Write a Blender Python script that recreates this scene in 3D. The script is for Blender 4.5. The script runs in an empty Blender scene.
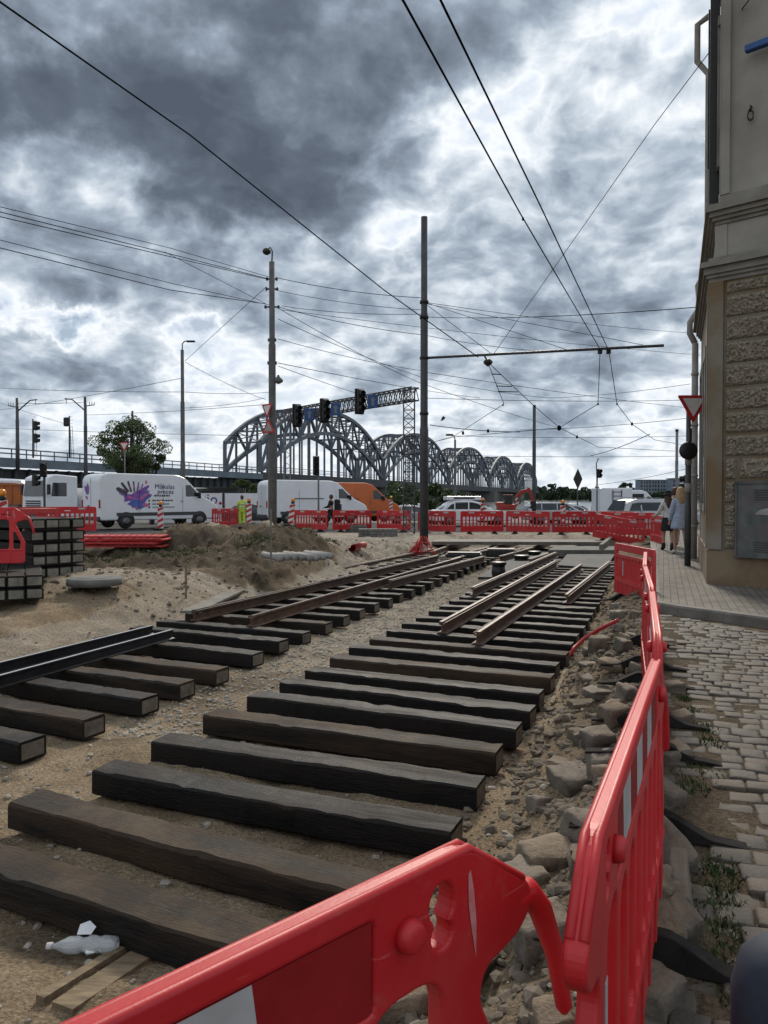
import bpy, bmesh, math, random
from mathutils import Vector, Matrix, noise
random.seed(7)
PI = math.pi
R = math.radians
scene = bpy.context.scene
COL = scene.collection
CAMZ, FPX, HOR = 1.6, 769.0, 498.0
PITCH = math.atan((512-HOR)/FPX)

def ray(px, py):
    a = (px-384)/FPX; b = (512-py)/FPX
    return Vector((a, math.cos(PITCH)+b*math.sin(PITCH), -math.sin(PITCH)+b*math.cos(PITCH)))
def at(px, py, d):                      # point seen at a pixel, d metres ahead
    r = ray(px, py); return Vector((0, 0, CAMZ))+r*(d/r.y)
def on(px, py, z=0.0):                  # point seen at a pixel lying at height z
    r = ray(px, py); return Vector((0, 0, CAMZ))+r*((z-CAMZ)/r.z)
def sm(a, b, x):
    t = min(1, max(0, (x-a)/(b-a))); return t*t*(3-2*t)
def interp(tab, x):
    if x <= tab[0][0]: return tab[0][1]
    for (a, b), (c, d) in zip(tab, tab[1:]):
        if x <= c: return b+(d-b)*(x-a)/(c-a)
    return tab[-1][1]

# ------------------------------------------------------------------ materials
def mat(name, col, rough=.8, col2=None, scale=4, bump=0, bscale=30, metal=0, rand=0, spec=.4, lo=.35, hi=.65, stretch=None, alpha=None, detail=6, col3=None, s3=1.0, bdist=.02, trans=0, rough2=None, coat=0):
    m = bpy.data.materials.new(name); m.use_nodes = True
    nt = m.node_tree; N = nt.nodes; L = nt.links
    b = N['Principled BSDF']
    b.inputs['Roughness'].default_value = rough
    b.inputs['Metallic'].default_value = metal
    b.inputs['Specular IOR Level'].default_value = spec
    if coat: b.inputs['Coat Weight'].default_value = coat; b.inputs['Coat Roughness'].default_value = .15
    if trans: b.inputs['Transmission Weight'].default_value = trans
    if alpha is not None: b.inputs['Alpha'].default_value = alpha
    c = col if len(col) == 4 else (*col, 1)
    b.inputs['Base Color'].default_value = c
    tc = N.new('ShaderNodeTexCoord'); co = tc.outputs['Object']
    if stretch:
        mp = N.new('ShaderNodeMapping'); mp.inputs['Scale'].default_value = stretch
        L.new(co, mp.inputs[0]); co = mp.outputs[0]
    oi = None
    if rand:
        oi = N.new('ShaderNodeObjectInfo')
        va = N.new('ShaderNodeVectorMath'); va.operation = 'ADD'
        vs = N.new('ShaderNodeVectorMath'); vs.operation = 'SCALE'; vs.inputs['Scale'].default_value = 37
        L.new(oi.outputs['Random'], vs.inputs[0]); L.new(co, va.inputs[0]); L.new(vs.outputs[0], va.inputs[1]); co = va.outputs[0]
    out = None
    if col2:
        n = N.new('ShaderNodeTexNoise'); n.inputs['Scale'].default_value = scale; n.inputs['Detail'].default_value = detail; n.inputs['Roughness'].default_value = .62
        L.new(co, n.inputs['Vector'])
        r = N.new('ShaderNodeMapRange'); r.inputs['From Min'].default_value = lo; r.inputs['From Max'].default_value = hi
        L.new(n.outputs['Fac'], r.inputs['Value'])
        mx = N.new('ShaderNodeMix'); mx.data_type = 'RGBA'
        mx.inputs['A'].default_value = c; mx.inputs['B'].default_value = (*col2, 1)
        L.new(r.outputs[0], mx.inputs['Factor']); out = mx.outputs['Result']
        if rough2 is not None:
            rr = N.new('ShaderNodeMapRange'); rr.inputs['To Min'].default_value = rough; rr.inputs['To Max'].default_value = rough2
            L.new(r.outputs[0], rr.inputs['Value']); L.new(rr.outputs[0], b.inputs['Roughness'])
        if col3:
            n3 = N.new('ShaderNodeTexNoise'); n3.inputs['Scale'].default_value = s3; n3.inputs['Detail'].default_value = 4
            L.new(co, n3.inputs['Vector'])
            r3 = N.new('ShaderNodeMapRange'); r3.inputs['From Min'].default_value = .45; r3.inputs['From Max'].default_value = .62
            L.new(n3.outputs['Fac'], r3.inputs['Value'])
            m3 = N.new('ShaderNodeMix'); m3.data_type = 'RGBA'; m3.inputs['B'].default_value = (*col3, 1)
            L.new(r3.outputs[0], m3.inputs['Factor']); L.new(out, m3.inputs['A']); out = m3.outputs['Result']
    if rand:
        hs = N.new('ShaderNodeHueSaturation')
        mr = N.new('ShaderNodeMapRange'); mr.inputs['To Min'].default_value = 1-rand; mr.inputs['To Max'].default_value = 1+rand
        L.new(oi.outputs['Random'], mr.inputs['Value']); L.new(mr.outputs[0], hs.inputs['Value'])
        if out: L.new(out, hs.inputs['Color'])
        else: hs.inputs['Color'].default_value = c
        out = hs.outputs[0]
    if out: L.new(out, b.inputs['Base Color'])
    if bump:
        n2 = N.new('ShaderNodeTexNoise'); n2.inputs['Scale'].default_value = bscale; n2.inputs['Detail'].default_value = 8; n2.inputs['Roughness'].default_value = .65
        L.new(co, n2.inputs['Vector'])
        bp = N.new('ShaderNodeBump'); bp.inputs['Strength'].default_value = bump; bp.inputs['Distance'].default_value = bdist
        L.new(n2.outputs['Fac'], bp.inputs['Height']); L.new(bp.outputs[0], b.inputs['Normal'])
    return m

M = {}
M['tar'] = mat('tarred_timber', (.002, .002, .0025), .55, (.020, .013, .009), 2.2, .75, 22, rand=.3, stretch=(.55, 4, 4), lo=.42, hi=.78, bdist=.012, rough2=.85, col3=(.008, .006, .005), s3=.8, spec=.22)
M['tar_brown'] = mat('worn_tarred_timber', (.0045, .0035, .003), .65, (.055, .034, .020), 1.8, .8, 22, rand=.35, stretch=(.5, 4, 4), lo=.38, hi=.78, bdist=.012, rough2=.9, spec=.25)
M['endgrain'] = mat('end_grain', (.085, .072, .055), .9, (.16, .14, .11), 9, .5, 60, rand=.2)
M['endgrain_pale'] = mat('pale_end_grain', (.13, .125, .105), .9, (.24, .23, .195), 6, .5, 60, rand=.2)
M['rust'] = mat('rusty_steel', (.042, .024, .016), .6, (.15, .075, .042), 7, .4, 60, lo=.38, hi=.75, spec=.5, rand=.15)
M['railtop'] = mat('worn_rail_head', (.16, .14, .125), .35, (.07, .045, .03), 3, .1, 60, metal=.6, lo=.4, hi=.8)
M['blacksteel'] = mat('black_painted_steel', (.007, .0075, .009), .4, (.02, .02, .022), 5, .1, 50)
M['brightsteel'] = mat('polished_steel', (.55, .57, .6), .3, (.4, .42, .44), 5, .05, 50, metal=.35)
def mat_red(name, base, dust):
    m = mat(name, base, .42, (base[0]*1.12, base[1]*2.2+.01, base[2]*2+.01), 2.2, .06, 110, lo=.3, hi=.8, spec=.45, rough2=.55, rand=.10)
    nt = m.node_tree; N = nt.nodes; L = nt.links; bs = N['Principled BSDF']; src = bs.inputs['Base Color'].links[0].from_socket
    tc = N.new('ShaderNodeTexCoord')
    def layer(src, scale, stretch, lo, hi, col, amt, rot=.0):
        mp = N.new('ShaderNodeMapping'); mp.inputs['Scale'].default_value = stretch; mp.inputs['Rotation'].default_value = (0, rot, 0); L.new(tc.outputs['Object'], mp.inputs[0])
        n = N.new('ShaderNodeTexNoise'); n.inputs['Scale'].default_value = scale; n.inputs['Detail'].default_value = 7; n.inputs['Roughness'].default_value = .65; L.new(mp.outputs[0], n.inputs['Vector'])
        r = N.new('ShaderNodeMapRange'); r.inputs['From Min'].default_value = lo; r.inputs['From Max'].default_value = hi; r.inputs['To Max'].default_value = amt; L.new(n.outputs['Fac'], r.inputs['Value'])
        x = N.new('ShaderNodeMix'); x.data_type = 'RGBA'; x.inputs['B'].default_value = (*col, 1); L.new(r.outputs[0], x.inputs['Factor']); L.new(src, x.inputs['A']); return x.outputs['Result']
    o = layer(src, 2.4, (1, 1, 1.4), .50, .72, (.36, .13, .10), dust)
    o = layer(o, 14, (1, 1, 1), .60, .72, (.30, .17, .12), dust*.9)
    o = layer(o, 9, (.6, 1, 9), .655, .70, (.55, .16, .15), .4, .5)
    o = layer(o, 7, (9, 1, .5), .665, .70, (.55, .18, .17), .35, -.3)
    L.new(o, bs.inputs['Base Color']); return m
M['red'] = mat_red('red_plastic', (.42, .006, .010), .18)
M['red_dirty'] = mat_red('dusty_red_plastic', (.44, .012, .014), .35)
M['red_dark'] = mat('deep_red_reflective_sheet', (.20, .004, .006), .6, (.27, .010, .012), 5, .03, 90, spec=.3)
M['white_sheet'] = mat('white_reflective_sheet', (.40, .40, .41), .5, (.30, .29, .28), 6, .03, 90, lo=.4, hi=.75)
M['scuff'] = mat('pale_scuff', (.5, .25, .25), .8, (.42, .1, .1), 20)
M['rubber'] = mat('black_rubber', (.010, .010, .010), .9, (.028, .026, .024), 8, .2, 60, spec=.15)
M['stone'] = mat('granite_sett', (.065, .056, .047), .75, (.19, .16, .125), 6, .8, 40, rand=.3, lo=.3, hi=.75, bdist=.015)
M['stone_warm'] = mat('muddy_sett', (.09, .070, .050), .85, (.27, .21, .15), 5, .9, 35, rand=.3, lo=.35, hi=.7, bdist=.02)
M['asphalt'] = mat('asphalt', (.045, .045, .047), .85, (.07, .068, .065), .6, .3, 90)
M['concrete'] = mat('concrete', (.22, .21, .195), .9, (.33, .32, .3), 2.5, .3, 30)
M['concrete_dark'] = mat('weathered_concrete', (.10, .10, .095), .9, (.17, .165, .155), 2.5, .3, 30)
M['kerb'] = mat('kerb_stone', (.10, .092, .082), .8, (.17, .155, .135), 3, .3, 30)
M['wood'] = mat('raw_timber', (.10, .074, .045), .85, (.24, .18, .11), 4, .3, 30, stretch=(1, 6, 6))
M['wood_grey'] = mat('grey_timber', (.10, .092, .08), .85, (.19, .175, .15), 4, .3, 30)
M['galv'] = mat('galvanised_steel', (.12, .125, .13), .5, (.19, .195, .2), 5, .1, 30, metal=.3)
M['darkpole'] = mat('dark_grey_painted_pole', (.035, .04, .045), .5, (.06, .065, .07), 3, .1, 30)
M['conpole'] = mat('weathered_pole', (.07, .072, .072), .75, (.12, .12, .118), 3, .1, 30)
M['wire'] = mat('overhead_cable', (.006, .007, .009), 1.0, spec=0)
M['black'] = mat('matt_black', (.01, .01, .011), .5, (.016, .016, .017), 10)
M['bridge'] = mat('grey_bridge_paint', (.075, .09, .11), .65, (.12, .135, .155), .5, lo=.3, hi=.7)
M['viaduct'] = mat('blue_grey_girder_paint', (.09, .12, .15), .6, (.14, .17, .2), .4)
M['viaduct_dark'] = mat('dark_girder_paint', (.03, .036, .04), .7, (.05, .055, .06), .5)
M['wwhite'] = mat('white_vehicle_paint', (.66, .68, .72), .3, (.58, .59, .61), 1.5, coat=.3, lo=.4, hi=.9)
M['silver'] = mat('silver_vehicle_paint', (.38, .40, .42), .32, (.33, .34, .36), 2, metal=.4, coat=.4)
M['orange'] = mat('orange_vehicle_paint', (.48, .10, .012), .4, (.42, .09, .015), 2, coat=.2)
M['tipper'] = mat('faded_orange_tipper', (.42, .11, .02), .6, (.30, .09, .03), 3)
M['darkcar'] = mat('dark_vehicle_paint', (.012, .014, .018), .3, (.02, .022, .026), 2, coat=.5)
M['exred'] = mat('red_excavator_paint', (.24, .02, .015), .5, (.3, .03, .02), 3)
M['glass'] = mat('dark_vehicle_glass', (.012, .015, .018), .08, (.03, .036, .042), 2, spec=.6)
M['tyre'] = mat('tyre', (.012, .012, .012), .8, (.025, .024, .022), 9)
M['rim'] = mat('wheel_rim', (.2, .2, .21), .4, (.12, .12, .12), 9, metal=.6)
M['trim'] = mat('grey_plastic_trim', (.04, .042, .045), .6, (.055, .057, .06), 9)
M['lampred'] = mat('red_lamp_lens', (.35, .01, .012), .2, (.25, .01, .012), 9)
M['lampwhite'] = mat('headlamp_lens', (.6, .62, .64), .15, (.5, .5, .52), 9)
M['plate'] = mat('number_plate', (.6, .6, .6), .5, (.5, .5, .5), 9)
M['blue'] = mat('blue_enamel', (.012, .055, .19), .5, (.02, .075, .23), 3)
M['signwhite'] = mat('sign_white', (.6, .6, .6), .5, (.5, .5, .5), 4)
M['signred'] = mat('sign_red', (.42, .015, .02), .5, (.35, .02, .025), 4)
M['amber'] = mat('amber_lens', (.7, .25, .02), .3, (.6, .2, .02), 9)
M['hivis'] = mat('hi_vis_fabric', (.5, .62, .06), .8, (.42, .52, .05), 6)
M['skin'] = mat('skin', (.42, .25, .18), .6, (.36, .2, .14), 9)
M['darkcloth'] = mat('black_cloth', (.012, .012, .014), .9, (.022, .022, .024), 12)
M['whitecloth'] = mat('white_cloth', (.55, .54, .53), .9, (.45, .44, .43), 12)
M['bluecloth'] = mat('pale_blue_cloth', (.36, .42, .54), .9, (.26, .31, .42), 14)
M['hair_blond'] = mat('blond_hair', (.42, .29, .16), .6, (.25, .16, .08), 14, stretch=(4, 4, .6))
M['hair_dark'] = mat('dark_brown_hair', (.045, .022, .014), .6, (.09, .045, .025), 14, stretch=(4, 4, .6))
M['bark'] = mat('bark', (.035, .03, .024), .9, (.06, .05, .04), 8)
M['leaf'] = mat('leaf_green', (.035, .06, .02), .7, (.085, .12, .04), 1.4, rand=.2, lo=.3, hi=.7)
M['leaf_far'] = mat('far_foliage', (.02, .035, .018), .8, (.045, .065, .03), .15, lo=.3, hi=.7)
M['grass'] = mat('grass_blade', (.022, .042, .013), .85, (.06, .082, .03), 6, spec=.15)
M['pebble'] = mat('pebble', (.17, .15, .125), .85, (.36, .33, .28), 3, .2, 60, lo=.3, hi=.7)
M['clod'] = mat('soil_clod', (.10, .08, .06), .95, (.17, .14, .105), 6, .4, 60)
M['pipe'] = mat('red_conduit', (.40, .015, .018), .5, (.3, .02, .02), 6)
M['clearplastic'] = mat('clear_bottle_plastic', (.85, .9, .92), .12, None, trans=.75, spec=.6)
M['label'] = mat('silver_label', (.65, .67, .7), .3, (.5, .52, .55), 9)
M['navy'] = mat('navy_rubber_cap', (.012, .018, .03), .75, (.02, .028, .045), 20)
M['vp_purple'] = mat('print_purple', (.12, .04, .26), .5, (.25, .1, .38), 4)
M['vp_blue'] = mat('print_blue', (.04, .07, .3), .5, (.08, .15, .42), 4)
M['vp_pink'] = mat('print_pink', (.4, .07, .24), .5, (.5, .16, .32), 4)
M['vp_black'] = mat('print_black', (.03, .03, .04), .5, (.06, .06, .08), 6)
M['print_navy'] = mat('print_navy', (.02, .03, .14), .5, (.03, .04, .16), 6)
M['flat_block'] = mat('far_block_wall', (.13, .17, .22), .8, (.2, .24, .29), .4)
M['win_dark'] = mat('dark_window', (.02, .025, .03), .15, (.035, .04, .045), 1)
M['roofmetal'] = mat('roof_metal', (.1, .1, .1), .5, (.14, .14, .14), 2)

def top_dirt(m, col, scale, lo, hi, amt):          # dry sand lying on the upward faces
    nt = m.node_tree; N = nt.nodes; L = nt.links; bs = N['Principled BSDF']; src = bs.inputs['Base Color'].links[0].from_socket
    ge = N.new('ShaderNodeNewGeometry'); sp = N.new('ShaderNodeSeparateXYZ'); L.new(ge.outputs['True Normal'], sp.inputs[0])
    up = N.new('ShaderNodeMapRange'); up.inputs['From Min'].default_value = .6; up.inputs['From Max'].default_value = .95; L.new(sp.outputs[2], up.inputs['Value'])
    n = N.new('ShaderNodeTexNoise'); n.inputs['Scale'].default_value = scale; n.inputs['Detail'].default_value = 9; n.inputs['Roughness'].default_value = .7; L.new(ge.outputs['Position'], n.inputs['Vector'])
    r = N.new('ShaderNodeMapRange'); r.inputs['From Min'].default_value = lo; r.inputs['From Max'].default_value = hi; r.inputs['To Max'].default_value = amt; L.new(n.outputs['Fac'], r.inputs['Value'])
    mu = N.new('ShaderNodeMath'); mu.operation = 'MULTIPLY'; L.new(up.outputs[0], mu.inputs[0]); L.new(r.outputs[0], mu.inputs[1])
    x = N.new('ShaderNodeMix'); x.data_type = 'RGBA'; x.inputs['B'].default_value = (*col, 1); L.new(mu.outputs[0], x.inputs['Factor']); L.new(src, x.inputs['A']); L.new(x.outputs['Result'], bs.inputs['Base Color'])
top_dirt(M['tar'], (.085, .058, .034), 2.6, .50, .74, .45); top_dirt(M['tar_brown'], (.12, .085, .05), 2.6, .46, .72, .6)
top_dirt(M['stone'], (.20, .155, .105), 6, .40, .60, .7); top_dirt(M['stone_warm'], (.20, .155, .105), 6, .40, .60, .7)
# stucco with grime
M['plaster'] = mat('grey_plaster', (.23, .218, .19), .9, (.31, .295, .26), 1.1, .3, 18, lo=.35, hi=.7, col3=(.18, .165, .14), s3=.45)
M['plaster_low'] = mat('soiled_plaster', (.205, .186, .152), .9, (.14, .122, .092), 1.3, .3, 18, lo=.35, hi=.7, col3=(.15, .105, .06), s3=.7)
M['cornice'] = mat('cornice_plaster', (.16, .15, .13), .9, (.24, .225, .195), 2, .3, 20)
M['rustic'] = mat('rusticated_stone', (.10, .084, .060), .9, (.34, .295, .225), 26, .9, 60, bdist=.02, lo=.35, hi=.7)
M['plinth'] = mat('brown_plinth', (.17, .12, .07), .8, (.085, .063, .04), 2.2, .35, 20, lo=.4, hi=.7, col3=(.20, .155, .10), s3=1.2)
M['cabinet'] = mat('zinc_cabinet', (.055, .068, .062), .6, (.12, .13, .118), 4, .15, 20, metal=.2, col3=(.10, .082, .09), s3=2.2)

def mat_paver():
    m = mat('clay_paver', (.13, .12, .105), .85)
    nt = m.node_tree; N = nt.nodes; L = nt.links; b = N['Principled BSDF']
    tc = N.new('ShaderNodeTexCoord'); mp = N.new('ShaderNodeMapping'); mp.inputs['Rotation'].default_value[2] = R(-70.5)
    L.new(tc.outputs['Object'], mp.inputs[0])
    mp.inputs['Rotation'].default_value[2] = R(-70)
    br = N.new('ShaderNodeTexBrick'); br.inputs['Scale'].default_value = 1
    br.inputs['Brick Width'].default_value = .21; br.inputs['Row Height'].default_value = .105; br.inputs['Mortar Size'].default_value = .006
    br.inputs['Color1'].default_value = (.15, .135, .115, 1); br.inputs['Color2'].default_value = (.105, .096, .084, 1); br.inputs['Mortar'].default_value = (.04, .036, .03, 1)
    L.new(mp.outputs[0], br.inputs['Vector'])
    n = N.new('ShaderNodeTexNoise'); n.inputs['Scale'].default_value = 1.3; n.inputs['Detail'].default_value = 8; L.new(tc.outputs['Object'], n.inputs['Vector'])
    mx = N.new('ShaderNodeMix'); mx.data_type = 'RGBA'; mx.blend_type = 'MULTIPLY'; mx.inputs['Factor'].default_value = .8
    cr = N.new('ShaderNodeValToRGB'); cr.color_ramp.elements[0].position = .3; cr.color_ramp.elements[0].color = (.55, .54, .52, 1); cr.color_ramp.elements[1].position = .7; cr.color_ramp.elements[1].color = (1.2, 1.15, 1.1, 1)
    L.new(n.outputs['Fac'], cr.inputs[0]); L.new(br.outputs['Color'], mx.inputs['A']); L.new(cr.outputs[0], mx.inputs['B']); L.new(mx.outputs['Result'], b.inputs['Base Color'])
    bp = N.new('ShaderNodeBump'); bp.inputs['Strength'].default_value = .6; bp.inputs['Distance'].default_value = .01; bp.invert = True
    L.new(br.outputs['Fac'], bp.inputs['Height']); L.new(bp.outputs[0], b.inputs['Normal'])
    return m
M['paver'] = mat_paver()

def mat_soil():
    m = mat('soil_and_sand', (.2, .16, .11), .95)
    nt = m.node_tree; N = nt.nodes; L = nt.links; b = N['Principled BSDF']; b.inputs['Specular IOR Level'].default_value = .15
    tc = N.new('ShaderNodeTexCoord'); at_ = N.new('ShaderNodeAttribute'); at_.attribute_name = 'kind'
    sep = N.new('ShaderNodeSeparateColor'); L.new(at_.outputs['Color'], sep.inputs[0])
    def nz(s, d=8, r=.6):
        n = N.new('ShaderNodeTexNoise'); n.inputs['Scale'].default_value = s; n.inputs['Detail'].default_value = d; n.inputs['Roughness'].default_value = r
        L.new(tc.outputs['Object'], n.inputs['Vector']); return n.outputs['Fac']
    def ramp(f, pts):
        c = N.new('ShaderNodeValToRGB'); e = c.color_ramp.elements
        e[0].position, e[0].color = pts[0][0], (*pts[0][1], 1); e[1].position, e[1].color = pts[-1][0], (*pts[-1][1], 1)
        for p, q in pts[1:-1]:
            x = e.new(p); x.color = (*q, 1)
        L.new(f, c.inputs[0]); return c.outputs[0]
    def mix(f, a, b_, t='MIX'):
        x = N.new('ShaderNodeMix'); x.data_type = 'RGBA'; x.blend_type = t
        if isinstance(f, float): x.inputs['Factor'].default_value = f
        else: L.new(f, x.inputs['Factor'])
        L.new(a, x.inputs['A']); L.new(b_, x.inputs['B']); return x.outputs['Result']
    sand = ramp(nz(1.6), [(.3, (.19, .138, .085)), (.5, (.275, .208, .136)), (.7, (.36, .285, .195))])
    grit = ramp(nz(45, 4), [(.35, (.5, .5, .5)), (.5, (1, 1, 1)), (.68, (1.5, 1.5, 1.5))])
    sand = mix(.75, sand, grit, 'MULTIPLY')
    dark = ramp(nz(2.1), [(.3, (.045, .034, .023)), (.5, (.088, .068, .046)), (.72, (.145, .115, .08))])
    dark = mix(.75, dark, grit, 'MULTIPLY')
    pale = ramp(nz(3.0), [(.3, (.25, .22, .175)), (.5, (.36, .32, .265)), (.7, (.47, .425, .36))])
    pale = mix(.75, pale, grit, 'MULTIPLY')
    asp = ramp(nz(.7), [(.3, (.05, .05, .05)), (.7, (.085, .083, .08))])
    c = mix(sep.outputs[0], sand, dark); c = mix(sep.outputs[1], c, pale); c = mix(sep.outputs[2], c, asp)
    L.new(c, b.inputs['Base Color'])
    bp = N.new('ShaderNodeBump'); bp.inputs['Strength'].default_value = .9; bp.inputs['Distance'].default_value = .045
    a = N.new('ShaderNodeMath'); a.operation = 'ADD'; L.new(nz(14), a.inputs[0]); L.new(nz(70, 4), a.inputs[1])
    L.new(a.outputs[0], bp.inputs['Height']); L.new(bp.outputs[0], b.inputs['Normal'])
    return m
M['soil'] = mat_soil()

# ------------------------------------------------------------------ mesh builder
class MB:
    def __init__(s): s.v = []; s.f = []; s.mi = []; s.sm = []
    def add(s, vs, fs, mi=0, smooth=False, mx=None):
        o = len(s.v)
        if mx is not None: vs = [mx @ Vector(v) for v in vs]
        s.v += [tuple(v) for v in vs]; s.f += [tuple(i+o for i in f) for f in fs]
        s.mi += [mi]*len(fs); s.sm += [smooth]*len(fs); return s
    def box(s, c, d, rz=0, mi=0, mx=None, top=1.0, ry=0, rx=0):
        x, y, z = d[0]/2, d[1]/2, d[2]/2; t = top
        vs = [(-x, -y, -z), (x, -y, -z), (x, y, -z), (-x, y, -z), (-x*t, -y*t, z), (x*t, -y*t, z), (x*t, y*t, z), (-x*t, y*t, z)]
        m = Matrix.Translation(c) @ Matrix.Rotation(rz, 4, 'Z') @ Matrix.Rotation(ry, 4, 'Y') @ Matrix.Rotation(rx, 4, 'X')
        if mx is not None: m = mx @ m
        return s.add(vs, [(0, 3, 2, 1), (4, 5, 6, 7), (0, 1, 5, 4), (1, 2, 6, 5), (2, 3, 7, 6), (3, 0, 4, 7)], mi, False, m)
    def rbox(s, c, d, r=.01, rz=0, mi=0, mx=None, ry=0, rx=0):      # box with chamfered edges
        bm = bmesh.new(); bmesh.ops.create_cube(bm, size=1)
        bmesh.ops.scale(bm, vec=d, verts=bm.verts)
        bmesh.ops.bevel(bm, geom=bm.edges[:], offset=r, segments=2, affect='EDGES', profile=.6)
        m = Matrix.Translation(c) @ Matrix.Rotation(rz, 4, 'Z') @ Matrix.Rotation(ry, 4, 'Y') @ Matrix.Rotation(rx, 4, 'X')
        if mx is not None: m = mx @ m
        s.bm(bm, m, mi, False); return s
    def bm(s, bm, mx=None, mi=0, smooth=False):
        bm.verts.index_update()
        s.add([v.co.copy() for v in bm.verts], [[v.index for v in f.verts] for f in bm.faces], mi, smooth, mx); bm.free(); return s
    def beam(s, p, q, w, h=None, mi=0):
        p = Vector(p); q = Vector(q); h = h or w; d = q-p
        if d.length < 1e-6: return s
        x = d.normalized(); up = Vector((0, 0, 1)) if abs(x.z) < .99 else Vector((0, 1, 0))
        y = up.cross(x).normalized(); z = x.cross(y)
        vs = [p+y*a*w/2+z*b*h/2 for a, b in ((-1, -1), (1, -1), (1, 1), (-1, 1))]+[q+y*a*w/2+z*b*h/2 for a, b in ((-1, -1), (1, -1), (1, 1), (-1, 1))]
        return s.add(vs, [(0, 3, 2, 1), (4, 5, 6, 7), (0, 1, 5, 4), (1, 2, 6, 5), (2, 3, 7, 6), (3, 0, 4, 7)], mi)
    def tube(s, pts, r, n=8, mi=0, cap=True, open_=False):
        pts = [Vector(p) for p in pts]; k = len(pts); rr = r if isinstance(r, (list, tuple)) else [r]*k
        vs = []; fs = []; prev = None
        for i, p in enumerate(pts):
            d = (pts[min(i+1, k-1)]-pts[max(i-1, 0)]).normalized()
            if prev is None:
                a = Vector((0, 0, 1)) if abs(d.z) < .9 else Vector((1, 0, 0)); u = d.cross(a).normalized()
            else: u = (prev-d*prev.dot(d)).normalized()
            prev = u; w = d.cross(u)
            for j in range(n):
                t = 2*PI*j/n; vs.append(p+(u*math.cos(t)+w*math.sin(t))*rr[i])
        for i in range(k-1):
            for j in range(n): fs.append((i*n+j, i*n+(j+1) % n, (i+1)*n+(j+1) % n, (i+1)*n+j))
        if cap and not open_: fs += [tuple(range(n))[::-1], tuple(range((k-1)*n, k*n))]
        return s.add(vs, fs, mi, True)
    def lathe(s, prof, n=16, mi=0, mx=None, smooth=True):
        vs = []; fs = []; k = len(prof)
        for (r, z) in prof:
            for j in range(n):
                t = 2*PI*j/n; vs.append((r*math.cos(t), r*math.sin(t), z))
        for i in range(k-1):
            for j in range(n): fs.append((i*n+j, i*n+(j+1) % n, (i+1)*n+(j+1) % n, (i+1)*n+j))
        fs += [tuple(range(n))[::-1], tuple(range((k-1)*n, k*n))]
        return s.add(vs, fs, mi, smooth, mx)
    def prism(s, poly, z0, z1, mi=0, mx=None):
        n = len(poly)
        vs = [(x, y, z0) for x, y in poly]+[(x, y, z1) for x, y in poly]
        return s.add(vs, [tuple(range(n))[::-1], tuple(range(n, 2*n))]+[(i, (i+1) % n, n+(i+1) % n, n+i) for i in range(n)], mi, False, mx)
    def build(s, name, m, parent=None, loc=None, rz=0):
        me = bpy.data.meshes.new(name); me.from_pydata(s.v, [], s.f)
        for x in (m if isinstance(m, (list, tuple)) else [m]): me.materials.append(M[x] if isinstance(x, str) else x)
        me.polygons.foreach_set('material_index', s.mi); me.polygons.foreach_set('use_smooth', s.sm)
        me.update()
        o = bpy.data.objects.new(name, me); COL.objects.link(o)
        if parent: o.parent = parent
        if loc is not None: o.location = loc
        if rz: o.rotation_euler.z = rz
        return o

def fixn(o):
    bm = bmesh.new(); bm.from_mesh(o.data); bmesh.ops.recalc_face_normals(bm, faces=bm.faces[:]); bm.to_mesh(o.data); bm.free(); return o
def rnd(poly, r, n=4):                                     # round the corners of a 2D polygon
    out = []; k = len(poly)
    for i in range(k):
        p = Vector(poly[i]); a = Vector(poly[i-1])-p; b = Vector(poly[(i+1) % k])-p
        rr = min(r, a.length*.45, b.length*.45); p0 = p+a.normalized()*rr; p1 = p+b.normalized()*rr
        for j in range(n+1):
            t = j/n; out.append(((1-t)**2*p0+2*t*(1-t)*p+t*t*p1))
    return [(v.x, v.y) for v in out]
UP = Matrix(((1, 0, 0, 0), (0, 0, -1, 0), (0, 1, 0, 0), (0, 0, 0, 1)))      # drawing plane XY -> upright XZ
def shape2d(polys, depth, bevel=0, res=1):                 # filled outline with holes, given a thickness
    cu = bpy.data.curves.new('outline', 'CURVE'); cu.dimensions = '2D'; cu.fill_mode = 'BOTH'
    for p in polys:
        sp = cu.splines.new('POLY'); sp.points.add(len(p)-1)
        for q, (x, y) in zip(sp.points, p): q.co = (x, y, 0, 1)
        sp.use_cyclic_u = True
    cu.extrude = max(1e-4, depth/2-bevel); cu.bevel_depth = bevel; cu.bevel_resolution = res; cu.offset = -bevel
    o = bpy.data.objects.new('outline', cu); COL.objects.link(o)
    me = o.to_mesh(); vs = [v.co.copy() for v in me.vertices]; fs = [tuple(f.vertices) for f in me.polygons]
    o.to_mesh_clear(); bpy.data.objects.remove(o); bpy.data.curves.remove(cu)
    bm = bmesh.new(); bv = [bm.verts.new(v) for v in vs]
    for f in fs:
        try: bm.faces.new([bv[i] for i in f])
        except Exception: pass
    bmesh.ops.remove_doubles(bm, verts=bm.verts, dist=1e-5); bmesh.ops.recalc_face_normals(bm, faces=bm.faces)
    bm.verts.index_update()
    r = ([v.co.copy() for v in bm.verts], [[v.index for v in f.verts] for f in bm.faces]); bm.free(); return r
def text2d(s, size, depth=.004):
    cu = bpy.data.curves.new('lettering', 'FONT'); cu.body = s; cu.size = size; cu.extrude = depth/2; cu.resolution_u = 2
    o = bpy.data.objects.new('lettering', cu); COL.objects.link(o)
    me = o.to_mesh(); r = ([v.co.copy() for v in me.vertices], [tuple(f.vertices) for f in me.polygons])
    o.to_mesh_clear(); bpy.data.objects.remove(o); bpy.data.curves.remove(cu); return r

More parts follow.
